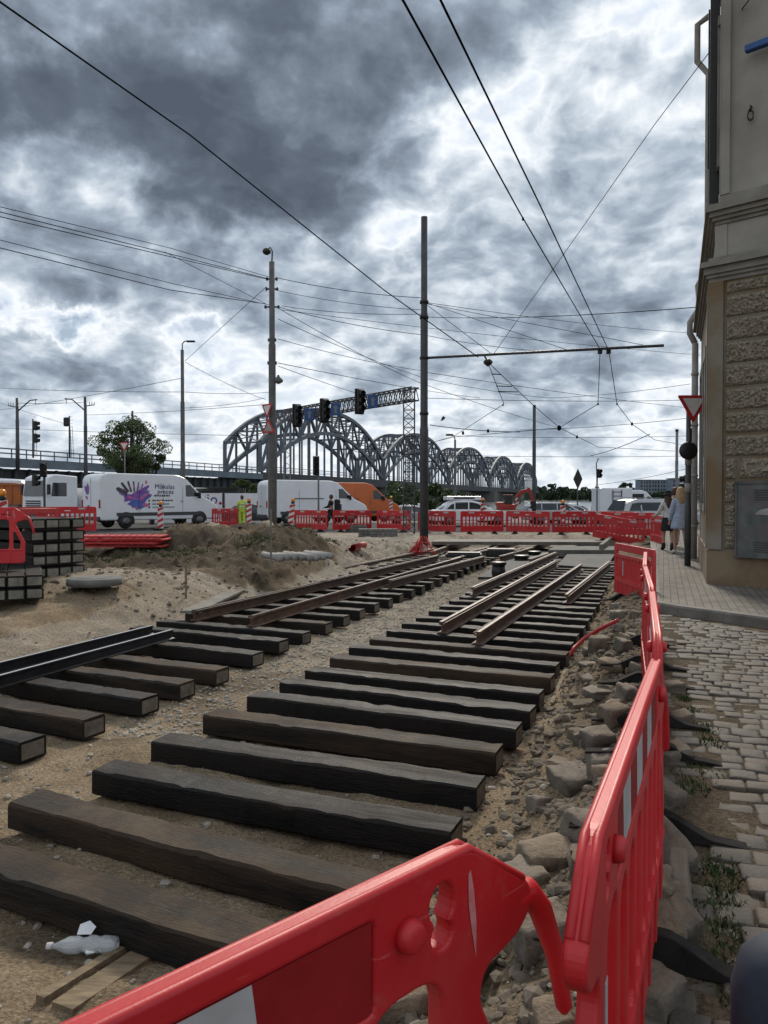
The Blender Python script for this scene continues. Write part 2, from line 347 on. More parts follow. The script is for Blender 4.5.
def tag(o, label=None, cat=None, group=None, kind=None):
    if label: o['label'] = label
    if cat: o['category'] = cat
    if group: o['group'] = group
    if kind: o['kind'] = kind
    return o
def thing(name, label, cat, loc=(0, 0, 0), rz=0, group=None):
    o = bpy.data.objects.new(name, None); COL.objects.link(o); o.empty_display_size = .1
    o.location = loc; o.rotation_euler = (0, 0, rz); return tag(o, label, cat, group)
def copy_tree(o, parent=None):
    c = o.copy(); COL.objects.link(c)
    if parent: c.parent = parent
    for ch in list(o.children): copy_tree(ch, c)
    return c
def reuse(o, first, loc, rz, label, group=None):
    c = o if first else copy_tree(o)
    c.location = loc; c.rotation_euler = (0, 0, rz); c['label'] = label
    if group: c['group'] = group
    return c
ORD = ['nearest', 'second', 'third', 'fourth', 'fifth', 'sixth', 'seventh', 'eighth', 'ninth', 'tenth', 'eleventh', 'twelfth', 'thirteenth', 'fourteenth', 'fifteenth', 'sixteenth', 'seventeenth', 'eighteenth', 'nineteenth', 'twentieth', 'twenty-first', 'twenty-second', 'twenty-third', 'twenty-fourth', 'twenty-fifth', 'twenty-sixth', 'twenty-seventh', 'twenty-eighth', 'twenty-ninth', 'thirtieth', 'thirty-first', 'thirty-second']

# ------------------------------------------------------------------ camera, sun, sky
cd = bpy.data.cameras.new('camera'); cam = bpy.data.objects.new('camera', cd); COL.objects.link(cam)
cam.location = (0, 0, CAMZ); cam.rotation_euler = (PI/2-PITCH, 0, 0)
cd.sensor_fit = 'VERTICAL'; cd.sensor_height = 24; cd.lens = 24*FPX/1024; cd.clip_start = .05; cd.clip_end = 6000
scene.camera = cam
scene.render.resolution_x, scene.render.resolution_y = 768, 1024
SUN_EL, SUN_AZ = 38, 8          # ahead of the camera, a little to the right
sl = bpy.data.lights.new('sun', 'SUN'); sl.energy = 2.6; sl.angle = R(11); sl.color = (1, .91, .78)
so = bpy.data.objects.new('sun', sl); COL.objects.link(so); so.rotation_euler = (R(90-SUN_EL), 0, R(180-SUN_AZ)); so.location = (0, 0, 50)
scene.view_settings.view_transform = 'Standard'; scene.view_settings.look = 'None'; scene.view_settings.exposure = .27; scene.view_settings.gamma = 1
scene.view_settings.use_curve_mapping = False

def make_world():
    w = bpy.data.worlds.new('World'); scene.world = w; w.use_nodes = True
    nt = w.node_tree; N = nt.nodes; L = nt.links; N.clear()
    out = N.new('ShaderNodeOutputWorld'); bg = N.new('ShaderNodeBackground'); bg2 = N.new('ShaderNodeBackground'); ms = N.new('ShaderNodeMixShader')
    sky = N.new('ShaderNodeTexSky'); sky.sky_type = 'NISHITA'; sky.sun_disc = False; sky.sun_elevation = R(SUN_EL); sky.sun_rotation = R(SUN_AZ)
    L.new(sky.outputs[0], bg.inputs[0]); bg.inputs[1].default_value = .06
    tc = N.new('ShaderNodeTexCoord'); D = tc.outputs['Generated']
    def vm(op, a, b=None, s=None):
        n = N.new('ShaderNodeVectorMath'); n.operation = op
        if isinstance(a, tuple): n.inputs[0].default_value = a
        else: L.new(a, n.inputs[0])
        if b is not None:
            if isinstance(b, tuple): n.inputs[1].default_value = b
            else: L.new(b, n.inputs[1])
        if s is not None: n.inputs['Scale'].default_value = s
        return n.outputs['Value'] if op == 'DOT_PRODUCT' or op == 'DISTANCE' or op == 'LENGTH' else n.outputs[0]
    def mm(op, a, b=None, c=None, clamp=False):
        n = N.new('ShaderNodeMath'); n.operation = op; n.use_clamp = clamp
        for i, x in enumerate((a, b, c)):
            if x is None: continue
            if isinstance(x, (int, float)): n.inputs[i].default_value = x
            else: L.new(x, n.inputs[i])
        return n.outputs[0]
    sep = N.new('ShaderNodeSeparateXYZ'); L.new(D, sep.inputs[0]); X, Y, Z = sep.outputs
    zz = mm('ADD', mm('MAXIMUM', Z, 0), .42)
    cb = N.new('ShaderNodeCombineXYZ'); L.new(mm('DIVIDE', X, zz), cb.inputs[0]); L.new(mm('DIVIDE', Y, zz), cb.inputs[1]); P = cb.outputs[0]
    def nz(v, s, d, r, off, dist=0.0):
        n = N.new('ShaderNodeTexNoise'); n.inputs['Scale'].default_value = s; n.inputs['Detail'].default_value = d; n.inputs['Roughness'].default_value = r; n.inputs['Distortion'].default_value = dist
        L.new(vm('ADD', v, off), n.inputs['Vector']); return n
    warp = vm('SCALE', vm('SUBTRACT', nz(P, 5.0, 4, .5, (3, 1, 7)).outputs['Color'], (.5, .5, .5)), s=.10)
    PW = vm('ADD', P, warp)
    n1 = nz(P, 1.6, 4, .5, (11.3, 4.1, 0)).outputs['Fac']
    n2 = nz(PW, 5.6, 9, .55, (1.3, 8.1, 2)).outputs['Fac']
    n3 = nz(PW, 17, 9, .6, (5.3, 2.1, 2)).outputs['Fac']
    def billow(s, off):
        n = nz(PW, s, 2, .45, off).outputs['Fac']; return mm('ABSOLUTE', mm('MULTIPLY_ADD', n, 2.0, -1.0))
    T = mm('MULTIPLY_ADD', n1, .35, BASE); T = mm('MULTIPLY_ADD', n2, .70, T); T = mm('MULTIPLY_ADD', n3, .22, T)
    T = mm('MULTIPLY_ADD', billow(5.5, (4, 4, 4)), .26, T); T = mm('MULTIPLY_ADD', billow(13, (7, 1, 4)), .13, T); T = mm('MULTIPLY_ADD', billow(30, (2, 1, 9)), .05, T)
    hz = mm('MULTIPLY', mm('EXPONENT', mm('MULTIPLY', mm('MAXIMUM', Z, 0), -16.0)), .7)
    T = mm('ADD', mm('MULTIPLY', T, mm('SUBTRACT', 1.0, hz)), mm('MULTIPLY', hz, .555))
    T = mm('SUBTRACT', T, mm('MULTIPLY', mm('EXPONENT', mm('MULTIPLY', mm('MAXIMUM', Z, 0), -5.0)), .055))
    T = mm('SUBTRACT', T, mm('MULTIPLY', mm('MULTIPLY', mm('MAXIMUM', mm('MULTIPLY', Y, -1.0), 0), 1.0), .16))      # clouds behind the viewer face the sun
    # cloud banks and breaks, each in a direction of its own
    DW = vm('ADD', D, vm('SCALE', vm('SUBTRACT', nz(D, 4.5, 7, .6, (2, 5, 1)).outputs['Color'], (.5, .5, .5)), s=.34))
    for (px, py, rad, amp, sx) in BANKS:
        c = ray(px, py).normalized()
        right = Vector((c.y, -c.x, 0)).normalized(); upv = right.cross(c)
        dx = mm('DIVIDE', vm('DOT_PRODUCT', DW, tuple(right)), rad*sx); dy = mm('DIVIDE', vm('DOT_PRODUCT', DW, tuple(upv)), rad)
        q = mm('ADD', mm('MULTIPLY', dx, dx), mm('MULTIPLY', dy, dy))
        g = mm('EXPONENT', mm('MULTIPLY', q, -1.0))
        fr = mm('GREATER_THAN', vm('DOT_PRODUCT', D, tuple(c)), 0)
        T = mm('MULTIPLY_ADD', mm('MULTIPLY', g, fr), amp, T)
    cr = N.new('ShaderNodeValToRGB'); e = cr.color_ramp.elements
    pts = [(.40, (.66, .73, .82)), (.47, (.84, .87, .90)), (.53, (.62, .68, .745)), (.60, (.41, .475, .55)), (.67, (.27, .325, .40)), (.75, (.18, .217, .268)), (.84, (.115, .142, .183)), (.96, (.080, .099, .132))]
    e[0].position, e[0].color = pts[0][0], (*pts[0][1], 1); e[1].position, e[1].color = pts[-1][0], (*pts[-1][1], 1)
    for p, c in pts[1:-1]:
        x = e.new(p); x.color = (*c, 1)
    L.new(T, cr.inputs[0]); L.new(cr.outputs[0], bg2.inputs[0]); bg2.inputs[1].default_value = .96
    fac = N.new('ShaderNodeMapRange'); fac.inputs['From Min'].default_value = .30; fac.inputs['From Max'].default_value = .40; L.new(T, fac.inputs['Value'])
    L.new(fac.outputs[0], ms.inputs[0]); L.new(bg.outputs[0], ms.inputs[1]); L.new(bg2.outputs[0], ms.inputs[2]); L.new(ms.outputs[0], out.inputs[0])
    w.cycles.sampling_method = 'MANUAL'; w.cycles.sample_map_resolution = 512
BASE = -.118
BANKS = [  # px, py, angular size, thickness, stretch
    (70, 90, .14, .26, 1.7), (230, 170, .08, .14, 1.7), (340, 80, .13, .15, 1.6), (450, 10, .10, .10, 1.6), (560, 10, .05, .05, 1.6), (25, 25, .035, -.14, 1.2), (655, 95, .06, .10, 1.0),
    (670, 30, .05, -.10, 1.4), (610, 60, .05, -.10, 1.6), (520, 130, .06, -.09, 1.6), (450, 190, .07, -.09, 1.3), (570, 180, .07, -.06, 1.2), (270, 240, .05, -.08, 2.6), (50, 195, .045, -.12, 2.4), (190, 240, .04, -.05, 2),
    (380, 275, .08, .03, 2.5), (600, 300, .11, .06, 1.6), (110, 285, .04, .06, 2.5), (60, 325, .014, -.22, 4.5), (225, 342, .02, -.25, 1.6), (235, 375, .022, -.2, 2.0),
    (110, 372, .04, .04, 2.2), (330, 340, .05, .05, 2.0), (560, 385, .08, .08, 2.2), (120, 440, .03, -.06, 3.5), (260, 440, .035, -.08, 3.0), (600, 455, .035, -.05, 4.0), (440, 450, .035, -.05, 3), (60, 400, .03, .05, 3)]
make_world()
# ------------------------------------------------------------------ ground
EDGE = [(1.4, .28), (3.0, 1.08), (5.1, 1.78), (6.8, 2.32), (8.8, 3.0), (11, 3.85), (14, 4.75), (20, 6.75), (27, 8.9), (36, 12)]
def sdist(x, y):                       # distance from the edge of the paving into the pit
    if y >= 1.4: return (interp(EDGE, y)-x)*.93
    return (interp([(-2, -3.1), (1.4, .28)], y)-x)*.71
def lr(y): return -2.58+.338*(y-5.87)          # right-hand ends of the left row of sleepers
def xl(y): return -5.32+.338*(y-5.87)
def fbm(x, y, s, o=4, k=0.0): return noise.fractal(Vector((x*s, y*s, k)), 1.0, 2.0, o)
RIDGE = [(-8.2, .1), (-7.0, .22), (-6.3, .40), (-5.7, .70), (-4.9, .80), (-4.1, .70), (-3.0, .74), (-2.2, .62), (-1.5, .25), (-.8, .0)]
def gz(x, y, fine=True):
    s = sdist(x, y)
    far = sm(33.5, 35.5, y)
    road = -.42*sm(44, 60, y)
    if y > 36 or y < -3: return road
    left = xl(y)-x
    bed = -.42
    if s < 1.25: bed = -.42*sm(-.02, 1.0, s+.18*fbm(x, y, 1.6, 3, 5)) if s > -.05 else 0
    if s < 0: bed = min(bed, -.014)
    n = 0
    if left > -0.3:
        t = sm(-.3, 1.6, left); low = -.42+.27*t
        if y > 10: low += .25*sm(10, 14.5, y)*t
        m = .17*math.exp(-((x+5.4)/1.6)**2-((y-13.6)/1.5)**2)
        low += m*t
        low *= 1-sm(24, 27, y)*.9*t
        bed = low
        if 14 < y < 26:
            a = interp(RIDGE, x+(y-20.5)*.1+.5*fbm(x, y, .7, 3, 9))
            up = .30*sm(15.2, 17.2, y+.9*fbm(x, y, .6, 3, 2))+.70*sm(17.6, 19.4, y+.9*fbm(x, y, .9, 3, 2)); dn = 1-sm(21, 25.5, y)
            bed = bed*(1-up*min(1, a*1.5)*dn)+a*up*dn*t
        if x < -8.2: bed = bed*(1-sm(-8.2, -10, x)*sm(15, 18, y))
    z = bed*(1-far)+road
    if s > .02 and far < 1:
        rough = .35+.65*sm(.9, .3, abs(s-.5)) if s < 1.4 else .35
        if left > .2: rough = .9
        z += (fbm(x, y, 1.1, 4)*.05+fbm(x, y, 4, 4, 3)*.032*rough+(fbm(x, y, 13, 3, 6)*.014*rough if fine else 0))*(1-far)
        if y > 14 and left > .5: z += (fbm(x, y, 1.2, 5, 4)*.13+abs(fbm(x, y, 2.6, 5, 8))*.20)*(1-far)*sm(14, 16, y)*(1-sm(24, 30, y)*.75)
        if 14 > y > 9 and left > .4: z += abs(fbm(x, y, 2.2, 4, 4))*.07
    return z
def build_ground():
    def rng(a, b, st): 
        n = max(1, round((b-a)/st)); return [a+(b-a)*i/n for i in range(n)]
    xs = [-1600, -700, -300, -120, -60]+rng(-34, -10, 1.2)+rng(-10, 4.2, .055)+rng(4.2, 14, .3)+[14, 18, 25, 40, 80, 200, 500, 1600]
    ys = [-300, -60, -12]+rng(-3, 1.6, .12)+rng(1.6, 9, .045)+rng(9, 15, .07)+rng(15, 26, .11)+rng(26, 37, .25)+rng(37, 62, 2)+[62, 80, 110, 200, 400, 900, 1600, 3000]
    nx = len(xs); V = []; F = []; K = []
    for y in ys:
        for x in xs:
            z = gz(x, y); V.append((x, y, z))
            s = sdist(x, y); left = xl(y)-x
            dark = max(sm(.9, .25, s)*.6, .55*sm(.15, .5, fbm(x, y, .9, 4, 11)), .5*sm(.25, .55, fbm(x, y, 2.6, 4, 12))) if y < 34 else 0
            if left > 0:
                dark = .5*sm(.1, .5, fbm(x, y, .9, 4, 11))
                if y > 13: dark = sm(14.6, 15.6, y+.6*fbm(x, y, .8, 3, 2))*sm(-.6, -1.7, x-(y-20.5)*.22)*(1.0-.7*sm(20.3, 22, y))*min(1, max(.4, 1.05+1.1*fbm(x, y, .7, 4, 1)))
            gap = (xl(y)+2.5-x); pale = 0
            mid = -2.3+.338*(y-5.87)-x
            pale = .55*sm(7.5, 11, y) if -.9 < mid < .4 else 0
            if left > -.4 and y > 11 and not dark > .4: pale = max(pale, .75*sm(11.5, 15, y))
            if -.4 < left < 1.0 and y < 14: pale = max(pale, .5)
            if y > 24: pale = max(pale, .8*sm(24, 28, y))
            asp = sm(35.3, 35.9, y) if y > 30 else 0
            if x < -9 and y > 17.5: asp = 1
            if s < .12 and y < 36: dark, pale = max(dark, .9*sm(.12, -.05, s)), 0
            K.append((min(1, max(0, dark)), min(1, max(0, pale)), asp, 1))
    for j in range(len(ys)-1):
        for i in range(nx-1): F.append((j*nx+i, j*nx+i+1, (j+1)*nx+i+1, (j+1)*nx+i))
    me = bpy.data.meshes.new('ground'); me.from_pydata(V, [], F)
    ca = me.color_attributes.new('kind', 'FLOAT_COLOR', 'POINT'); ca.data.foreach_set('color', [c for k in K for c in k])
    me.materials.append(M['soil']); me.polygons.foreach_set('use_smooth', [True]*len(F))
    o = bpy.data.objects.new('ground', me); COL.objects.link(o); tag(o, kind='structure')
build_ground()
rb = MB(); rb.add([(-400, 62, -.40), (400, 62, -.40), (400, 106, -.40), (-400, 106, -.40)], [(0, 1, 2, 3)])
tag(rb.build('road', 'asphalt'), kind='structure')
rv = MB(); rv.add([(-1500, 135, -.38), (1500, 135, -.38), (1500, 700, -.38), (-1500, 700, -.38)], [(0, 1, 2, 3)])
M['water'] = mat('river_water', (.03, .045, .05), .12, (.04, .055, .06), .05, .4, .8, bdist=.1)
tag(rv.build('river', 'water'), kind='structure')

# ------------------------------------------------------------------ sleepers
def sleeper_mesh(L, w, h, seed, nm=64):
    rr = random.Random(seed); b = MB(); nx = nm
    prof = [(-w/2+.012, -h/2), (w/2-.012, -h/2), (w/2, -h/2+.012), (w/2, h/2-.014), (w/2-.014, h/2), (-w/2+.014, h/2), (-w/2, h/2-.014), (-w/2, -h/2+.012)]
    k = len(prof); vs = []; fs = []
    for i in range(nx+1):
        x = -L/2+L*i/nx; bow = .010*math.sin(PI*i/nx)*rr.uniform(.6, 1.4)
        for j, (y, z) in enumerate(prof):
            n = noise.noise(Vector((x*2.2, j*1.7, seed*3.1)))*.007+noise.noise(Vector((x*9, j*2.7, seed*1.1)))*.005-.007*max(0, noise.noise(Vector((x*6, j*3.3, seed*2.7)))-.35)*4
            vs.append((x, y+n+bow*(seed % 3-1), z+(n if z > 0 else 0)))
    for i in range(nx):
        for j in range(k): fs.append((i*k+j, i*k+(j+1) % k, (i+1)*k+(j+1) % k, (i+1)*k+j))
    b.add(vs, [f[::-1] for f in fs]); b.add([vs[i] for i in range(k)], [tuple(range(k))]); b.add([vs[nx*k+i] for i in range(k)], [tuple(range(k))[::-1]])
    for sx in (-1, 1):                 # sawn end grain framed by the tar
        x = sx*(L/2+.002); m = .022
        q = [(x, -w/2+m, -h/2+m), (x, w/2-m, -h/2+m), (x, w/2-m, h/2-m*1.1), (x, -w/2+m, h/2-m)]
        b.add(q if sx > 0 else q[::-1], [(0, 1, 2, 3)], 1)
    return b
SL, SW, SH = 2.52, .25, .165
TH = R(20.1); TD = Vector((math.sin(TH), math.cos(TH), 0)); TS = Vector((math.cos(TH), -math.sin(TH), 0))
protos = []
for k in range(6):
    o = sleeper_mesh(SL, SW, SH, k).build('railway_sleeper', ['tar' if k in (0, 2, 4, 5) else 'tar_brown', 'endgrain']); protos.append([o, False])
def put_sleeper(k, loc, rz, label, group, ry=0):
    o, used = protos[k]
    if used: o = o.copy(); COL.objects.link(o)
    protos[k][1] = True
    o.location = loc; o.rotation_euler = (0, ry, rz); tag(o, label, 'railway sleeper', group); return o
RS = []; rng_ = random.Random(5)
# right-hand row: far right top corner and turn of each sleeper
rr_tab = [(-.16, 3.16, 26), (.10, 3.71, 26.5), (.449, 4.42, 22.4), (.674, 5.08, 21.6), (.903, 5.74, 22.3), (1.122, 6.3, 23.7), (1.33, 6.78, 25), (1.55, 7.38, 24.5), (1.77, 7.98, 24), (1.98, 8.58, 24)]
while rr_tab[-1][1] < 22:
    y = rr_tab[-1][1]+.61+rng_.uniform(-.03, .03); rr_tab.append((1.33+.367*(y-6.78)-.012*max(0, y-13), y, 23+rng_.uniform(-.8, .8)))
kinds = [1, 3, 0, 4, 1, 2, 5, 0, 1, 2, 3, 0]
def nth(i): return ORD[i] if i < len(ORD) else f'number {i+1}'
for i, (x, y, deg) in enumerate(rr_tab):
    t_ = R(deg); s_ = Vector((math.cos(t_), -math.sin(t_), 0)); f_ = Vector((math.sin(t_), math.cos(t_), 0))
    cc = Vector((x, y, 0))-s_*(SL/2+rng_.uniform(-.02, .02))-f_*SW/2
    put_sleeper(kinds[i] if i < 12 else rng_.randrange(6), (cc.x, cc.y, -.40+SH/2+rng_.uniform(-.006, .006)), -t_, f'{"tarred" if i%2 else "creosoted"} sleeper, {nth(i)} from the front in the right-hand row', 'sleepers laid out in the right-hand row', rng_.uniform(-.004, .004))
    RS.append((x, y))
ll_tab = [(-3.05, 4.75, 25), (-2.83, 5.35, 25), (-2.62, 5.95, 25.5), (-2.36, 6.5, 26), (-2.125, 7.2, 26), (-1.905, 7.75, 25.2), (-1.68, 8.35, 25), (-1.46, 9.22, 25.5), (-1.25, 10.0, 26), (-1.02, 10.6, 25), (-.77, 11.4, 24)]
while ll_tab[-1][1] < 23.5:
    y = ll_tab[-1][1]+.67+rng_.uniform(-.03, .03); ll_tab.append((-.77+.343*(y-11.4), y, 22+rng_.uniform(-1, 1)))
for i, (x, y, deg) in enumerate(ll_tab):
    t_ = R(deg); s_ = Vector((math.cos(t_), -math.sin(t_), 0)); f_ = Vector((math.sin(t_), math.cos(t_), 0))
    cc = Vector((x, y, 0))-s_*(SL/2+rng_.uniform(-.02, .02))-f_*SW/2
    put_sleeper([0, 3, 2, 1, 0, 3, 1, 4, 5, 2][i] if i < 10 else rng_.randrange(6), (cc.x, cc.y, -.40+SH/2), -t_, f'{"tarred" if i%2 else "creosoted"} sleeper, {nth(i)} from the front in the left-hand row', 'sleepers laid out in the left-hand row', rng_.uniform(-.004, .004))

# stacked sleepers seen from their sawn ends
st = sleeper_mesh(2.6, .245, .17, 9, 4).build('railway_sleeper', ['tar', 'endgrain_pale']); st_used = False
def stack(x0, y0, z0, cols, rows, pitch, rz, where, grp):
    global st_used
    ax = Vector((math.cos(rz), math.sin(rz), 0)); ay = Vector((-ax.y, ax.x, 0))
    for r in range(rows):
        for c in range(cols):
            p = Vector((x0, y0, z0))+ay*(c*.252)+ax*rng_.uniform(-.03, .03)+Vector((0, 0, r*pitch))
            o = st
            if st_used: o = st.copy(); COL.objects.link(o)
            st_used = True
            o.location = p; o.rotation_euler = (0, 0, rz)
            rn = ['bottom', 'second', 'third', 'fourth', 'top'][r] if rows > 2 else ['bottom', 'top'][r]
            tag(o, f'sleeper end, {rn} layer, {["leftmost", "second column", "third column", "rightmost", "fourth column"][3 if c == cols-1 else (4 if c == 3 else c)]}, in the {where}', 'railway sleeper', grp)
sd = Vector((.80, -.60, 0))                  # sleeper axis, sawn end towards the camera
rz = math.atan2(sd.y, sd.x)
ep = at(27, 560, 13.2)
stack(ep.x-sd.x*1.3+.15, ep.y-sd.y*1.3+.1, .30, 4, 5, .212, rz, 'tall stack', 'sleepers in the tall stack')
sd2 = Vector((.42, -.907, 0)); rz2 = math.atan2(sd2.y, sd2.x)
ep2 = at(-12, 590, 11.2)
stack(ep2.x-sd2.x*1.3-.15, ep2.y-sd2.y*1.3, .165, 4, 2, .19, rz2, 'low stack', 'sleepers in the low stack')
# spacer battens between the layers
for r in range(4):
    ax = Vector((sd.x, sd.y, 0)); ay = Vector((-sd.y, sd.x, 0)); q = Vector((ep.x+.15, ep.y+.1, .30+.085+.021+r*.212))-ax*.25+ay*.378
    o = MB().box((0, 0, 0), (.05, 1.02, .038)).build('timber_batten', 'wood_grey', loc=q, rz=rz)
    tag(o, f'thin grey spacer batten above the {["bottom", "second", "third", "fourth"][r]} layer of the tall stack', 'batten')

# ------------------------------------------------------------------ rails
def rail_prof(grooved):
    if grooved is None: return [(-.05, 0), (.05, 0), (.05, .01), (.01, .02), (.008, .085), (.02, .095), (.02, .118), (.018, .12), (-.018, .12), (-.02, .118), (-.02, .095), (-.008, .085), (-.01, .02), (-.05, .01)]
    h = .165
    if grooved: return [(-.075, 0), (.075, 0), (.075, .012), (.012, .028), (.009, .11), (.045, .122), (.05, h-.012), (.036, h-.010), (.03, h-.03), (.012, h-.03), (.008, h), (-.04, h), (-.046, h-.02), (-.04, .122), (-.009, .11), (-.012, .028), (-.075, .012)]
    return [(-.07, 0), (.07, 0), (.07, .012), (.012, .03), (.009, .115), (.035, .125), (.036, h-.006), (.028, h), (-.028, h), (-.036, h-.006), (-.035, .125), (-.009, .115), (-.012, .03), (-.07, .012)]
def rail(p, q, z, label, grooved=True, m=('rust', 'railtop'), flip=False, bend=0, group=None, name='rail'):
    pr = rail_prof(grooved)
    if flip: pr = [(-x, y) for x, y in pr][::-1]
    n = 10; b = MB(); vs = []; fs = []; k = len(pr); p = Vector((p[0], p[1], z)); q = Vector((q[0], q[1], z)); d = (q-p); L_ = d.length; d.normalize(); s = Vector((d.y, -d.x, 0))
    for i in range(n+1):
        t = i/n; c = (p-q)/2+(q-p)*t+s*bend*4*t*(1-t)
        for (x, y) in pr: vs.append(c+s*x+Vector((0, 0, y)))
    mi = []
    for i in range(n):
        for j in range(k):
            f = (i*k+j, i*k+(j+1) % k, (i+1)*k+(j+1) % k, (i+1)*k+j); top = min(pr[j][1], pr[(j+1) % k][1]) > (.119 if grooved is None else .154)
            fs.append((f, 1 if top else 0))
    b.add(vs, [f for f, t in fs]); b.mi = [t for f, t in fs]
    b.add([vs[i] for i in range(k)], [tuple(range(k))]); b.add([vs[n*k+i] for i in range(k)], [tuple(range(k))[::-1]])
    o = b.build(name, list(m), loc=((p+q)/2).to_tuple()); fixn(o)
    return tag(o, label, 'rail', group)
ZT = -.235
def rp(px, py, z): return on(px, py, z)
def rail_px(a, b, z, label, **k):
    p = on(*a, z); q = on(*b, z+.165); return rail((p.x, p.y), (q.x, q.y), z+.002, label, **k)
G1 = 'loose rusty rails lying on the sleepers'
rail_px((194, 621), (438, 555), ZT, 'long rusty grooved rail across the left-hand sleepers, farthest left of the long pair', group=G1)
rail_px((251, 627), (460, 557), ZT, 'long rusty grooved rail across the left-hand sleepers, right one of the long pair', group=G1, flip=True)
rail_px((390, 588), (484, 556), ZT, 'shorter rusty rail at the right-hand ends of the left row of sleepers', group=G1)
rail_px((313, 580), (436, 548), ZT-.12, 'rusty rail lying on the sand behind the long pair', group=G1)
rail_px((442, 634), (556, 560.5), ZT, 'rusty rail on the right-hand sleepers, left of the one ending nearest the camera', group=G1)
rail_px((477, 645), (580.6, 564), ZT, 'rust-brown rail on the right-hand sleepers whose cut end is nearest the camera', group=G1, flip=True)
rail_px((473, 596), (556, 552), ZT, 'dark rail along the left ends of the right-hand sleepers', group=G1)
rail_px((567, 604), (610, 561), ZT, 'dark rail near the right-hand ends of the sleepers, beside the upright barrier', group=G1)
# black rails with polished heads at the left edge
for (a, b, lab) in [((-60, 672), (152, 622), 'black rail with a bright head at the left edge, farther one'), ((-60, 686), (172, 626), 'black rail with a bright head at the left edge, nearer one')]:
    p = on(*a, -.07); q = on(*b, -.07); rail((p.x, p.y), (q.x, q.y), ZT+.002, lab, grooved=None, m=('blacksteel', 'brightsteel'), group='black rails with bright heads')

# switch and crossing work farther down the pit
def slab_px(pts, z, h, name, m, label, cat, wob=0):
    P_ = [on(x, y, z+h) for x, y in pts]; c = sum(P_, Vector())/len(P_)
    b = MB().prism([(p.x-c.x, p.y-c.y) for p in P_], 0, h); o = b.build(name, m, loc=(c.x, c.y, z)); fixn(o); return tag(o, label, cat)
M['wetplate'] = mat('wet_steel_plate', (.028, .03, .033), .75, (.07, .073, .077), 1.2, .1, 12, spec=.2)
slab_px([(478, 577), (522, 548), (572, 548), (545, 577)], -.40, .06, 'steel_plate', 'wetplate', 'wet grey cover plate between the two rows of sleepers, with black pots on it', 'steel plate')
slab_px([(557, 565), (572, 549), (618, 549), (606, 568)], -.232, .03, 'steel_plate', 'wetplate', 'wet grey plate on the far right-hand sleepers beside the barriers', 'steel plate')
slab_px([(548, 550), (556, 546), (618, 546), (617, 550)], -.30, .22, 'concrete_beam', 'concrete_dark', 'dark concrete beam across the far end of the right-hand sleepers', 'concrete beam')
slab_px([(432, 541.5), (436, 539), (606, 539.5), (606, 542)], -.12, .12, 'concrete_beam', 'kerb', 'long pale concrete beam under the far line of red barriers', 'concrete beam')
for (a, b, bd, lab) in [((452, 560), (520, 541), .0, 'dark rail leading away on the far left of the pit'), ((500, 557), (552, 541), .1, 'curved rail between the black pots and the far barriers'), ((430, 553), (470, 541), -.1, 'rail curving away just right of the tall dark pole'),
                        ((560, 552), (585, 541), .2, 'rail curving right towards the far red barriers'), ((470, 552), (500, 541), .25, 'rail bending left near the far concrete beam'), ((530, 560), (600, 542), -.2, 'rail crossing towards the right-hand far barriers')]:
    p = on(*a, -.2); q = on(*b, -.2); rail((p.x, p.y), (q.x, q.y), -.33, lab, bend=bd, group='rails of the far crossing')
for (x0, x1, y, lab) in [(446, 482, 552.5, 'black trackside box between the left rails and the pole'), (486, 516, 549, 'long black box near the far left crossing rails')]:
    p = on((x0+x1)/2, y, 0-.1); w = (x1-x0)/FPX*p.y
    t = thing('point_machine', lab, 'point machine', (p.x, p.y, -.36), -.15)
    MB().rbox((0, 0, .12), (w, .6, .24), .03).build('case', 'blacksteel', t); MB().rbox((0, 0, .26), (w*.92, .5, .035), .01).build('lid', 'black', t)
def pot(px, py, w, lab, tall):
    p = on(px, py, -.34); r = w/2/FPX*p.y
    t = thing('drain_pot', lab, 'drain pot', (p.x, p.y, -.36))
    MB().lathe([(r*.86, 0), (r*.86, tall*.3), (r*.93, tall*.32), (r*.93, tall*.7), (r*.86, tall*.72), (r*.86, tall)], 20).build('body', 'black', t)
    MB().lathe([(r*1.0, tall), (r*1.06, tall+.02), (r*1.06, tall+.06), (r*.95, tall+.075), (r*.3, tall+.08)], 20).build('lid', 'blacksteel', t)
pot(498.5, 578, 15, 'black round pot with a lid, tallest of the three between the sleeper rows', .34)
pot(521.5, 560, 15, 'low black round pot, middle of the three on the wet plate', .1)
pot(534.5, 555, 13, 'low black round pot, farthest of the three on the wet plate', .08)
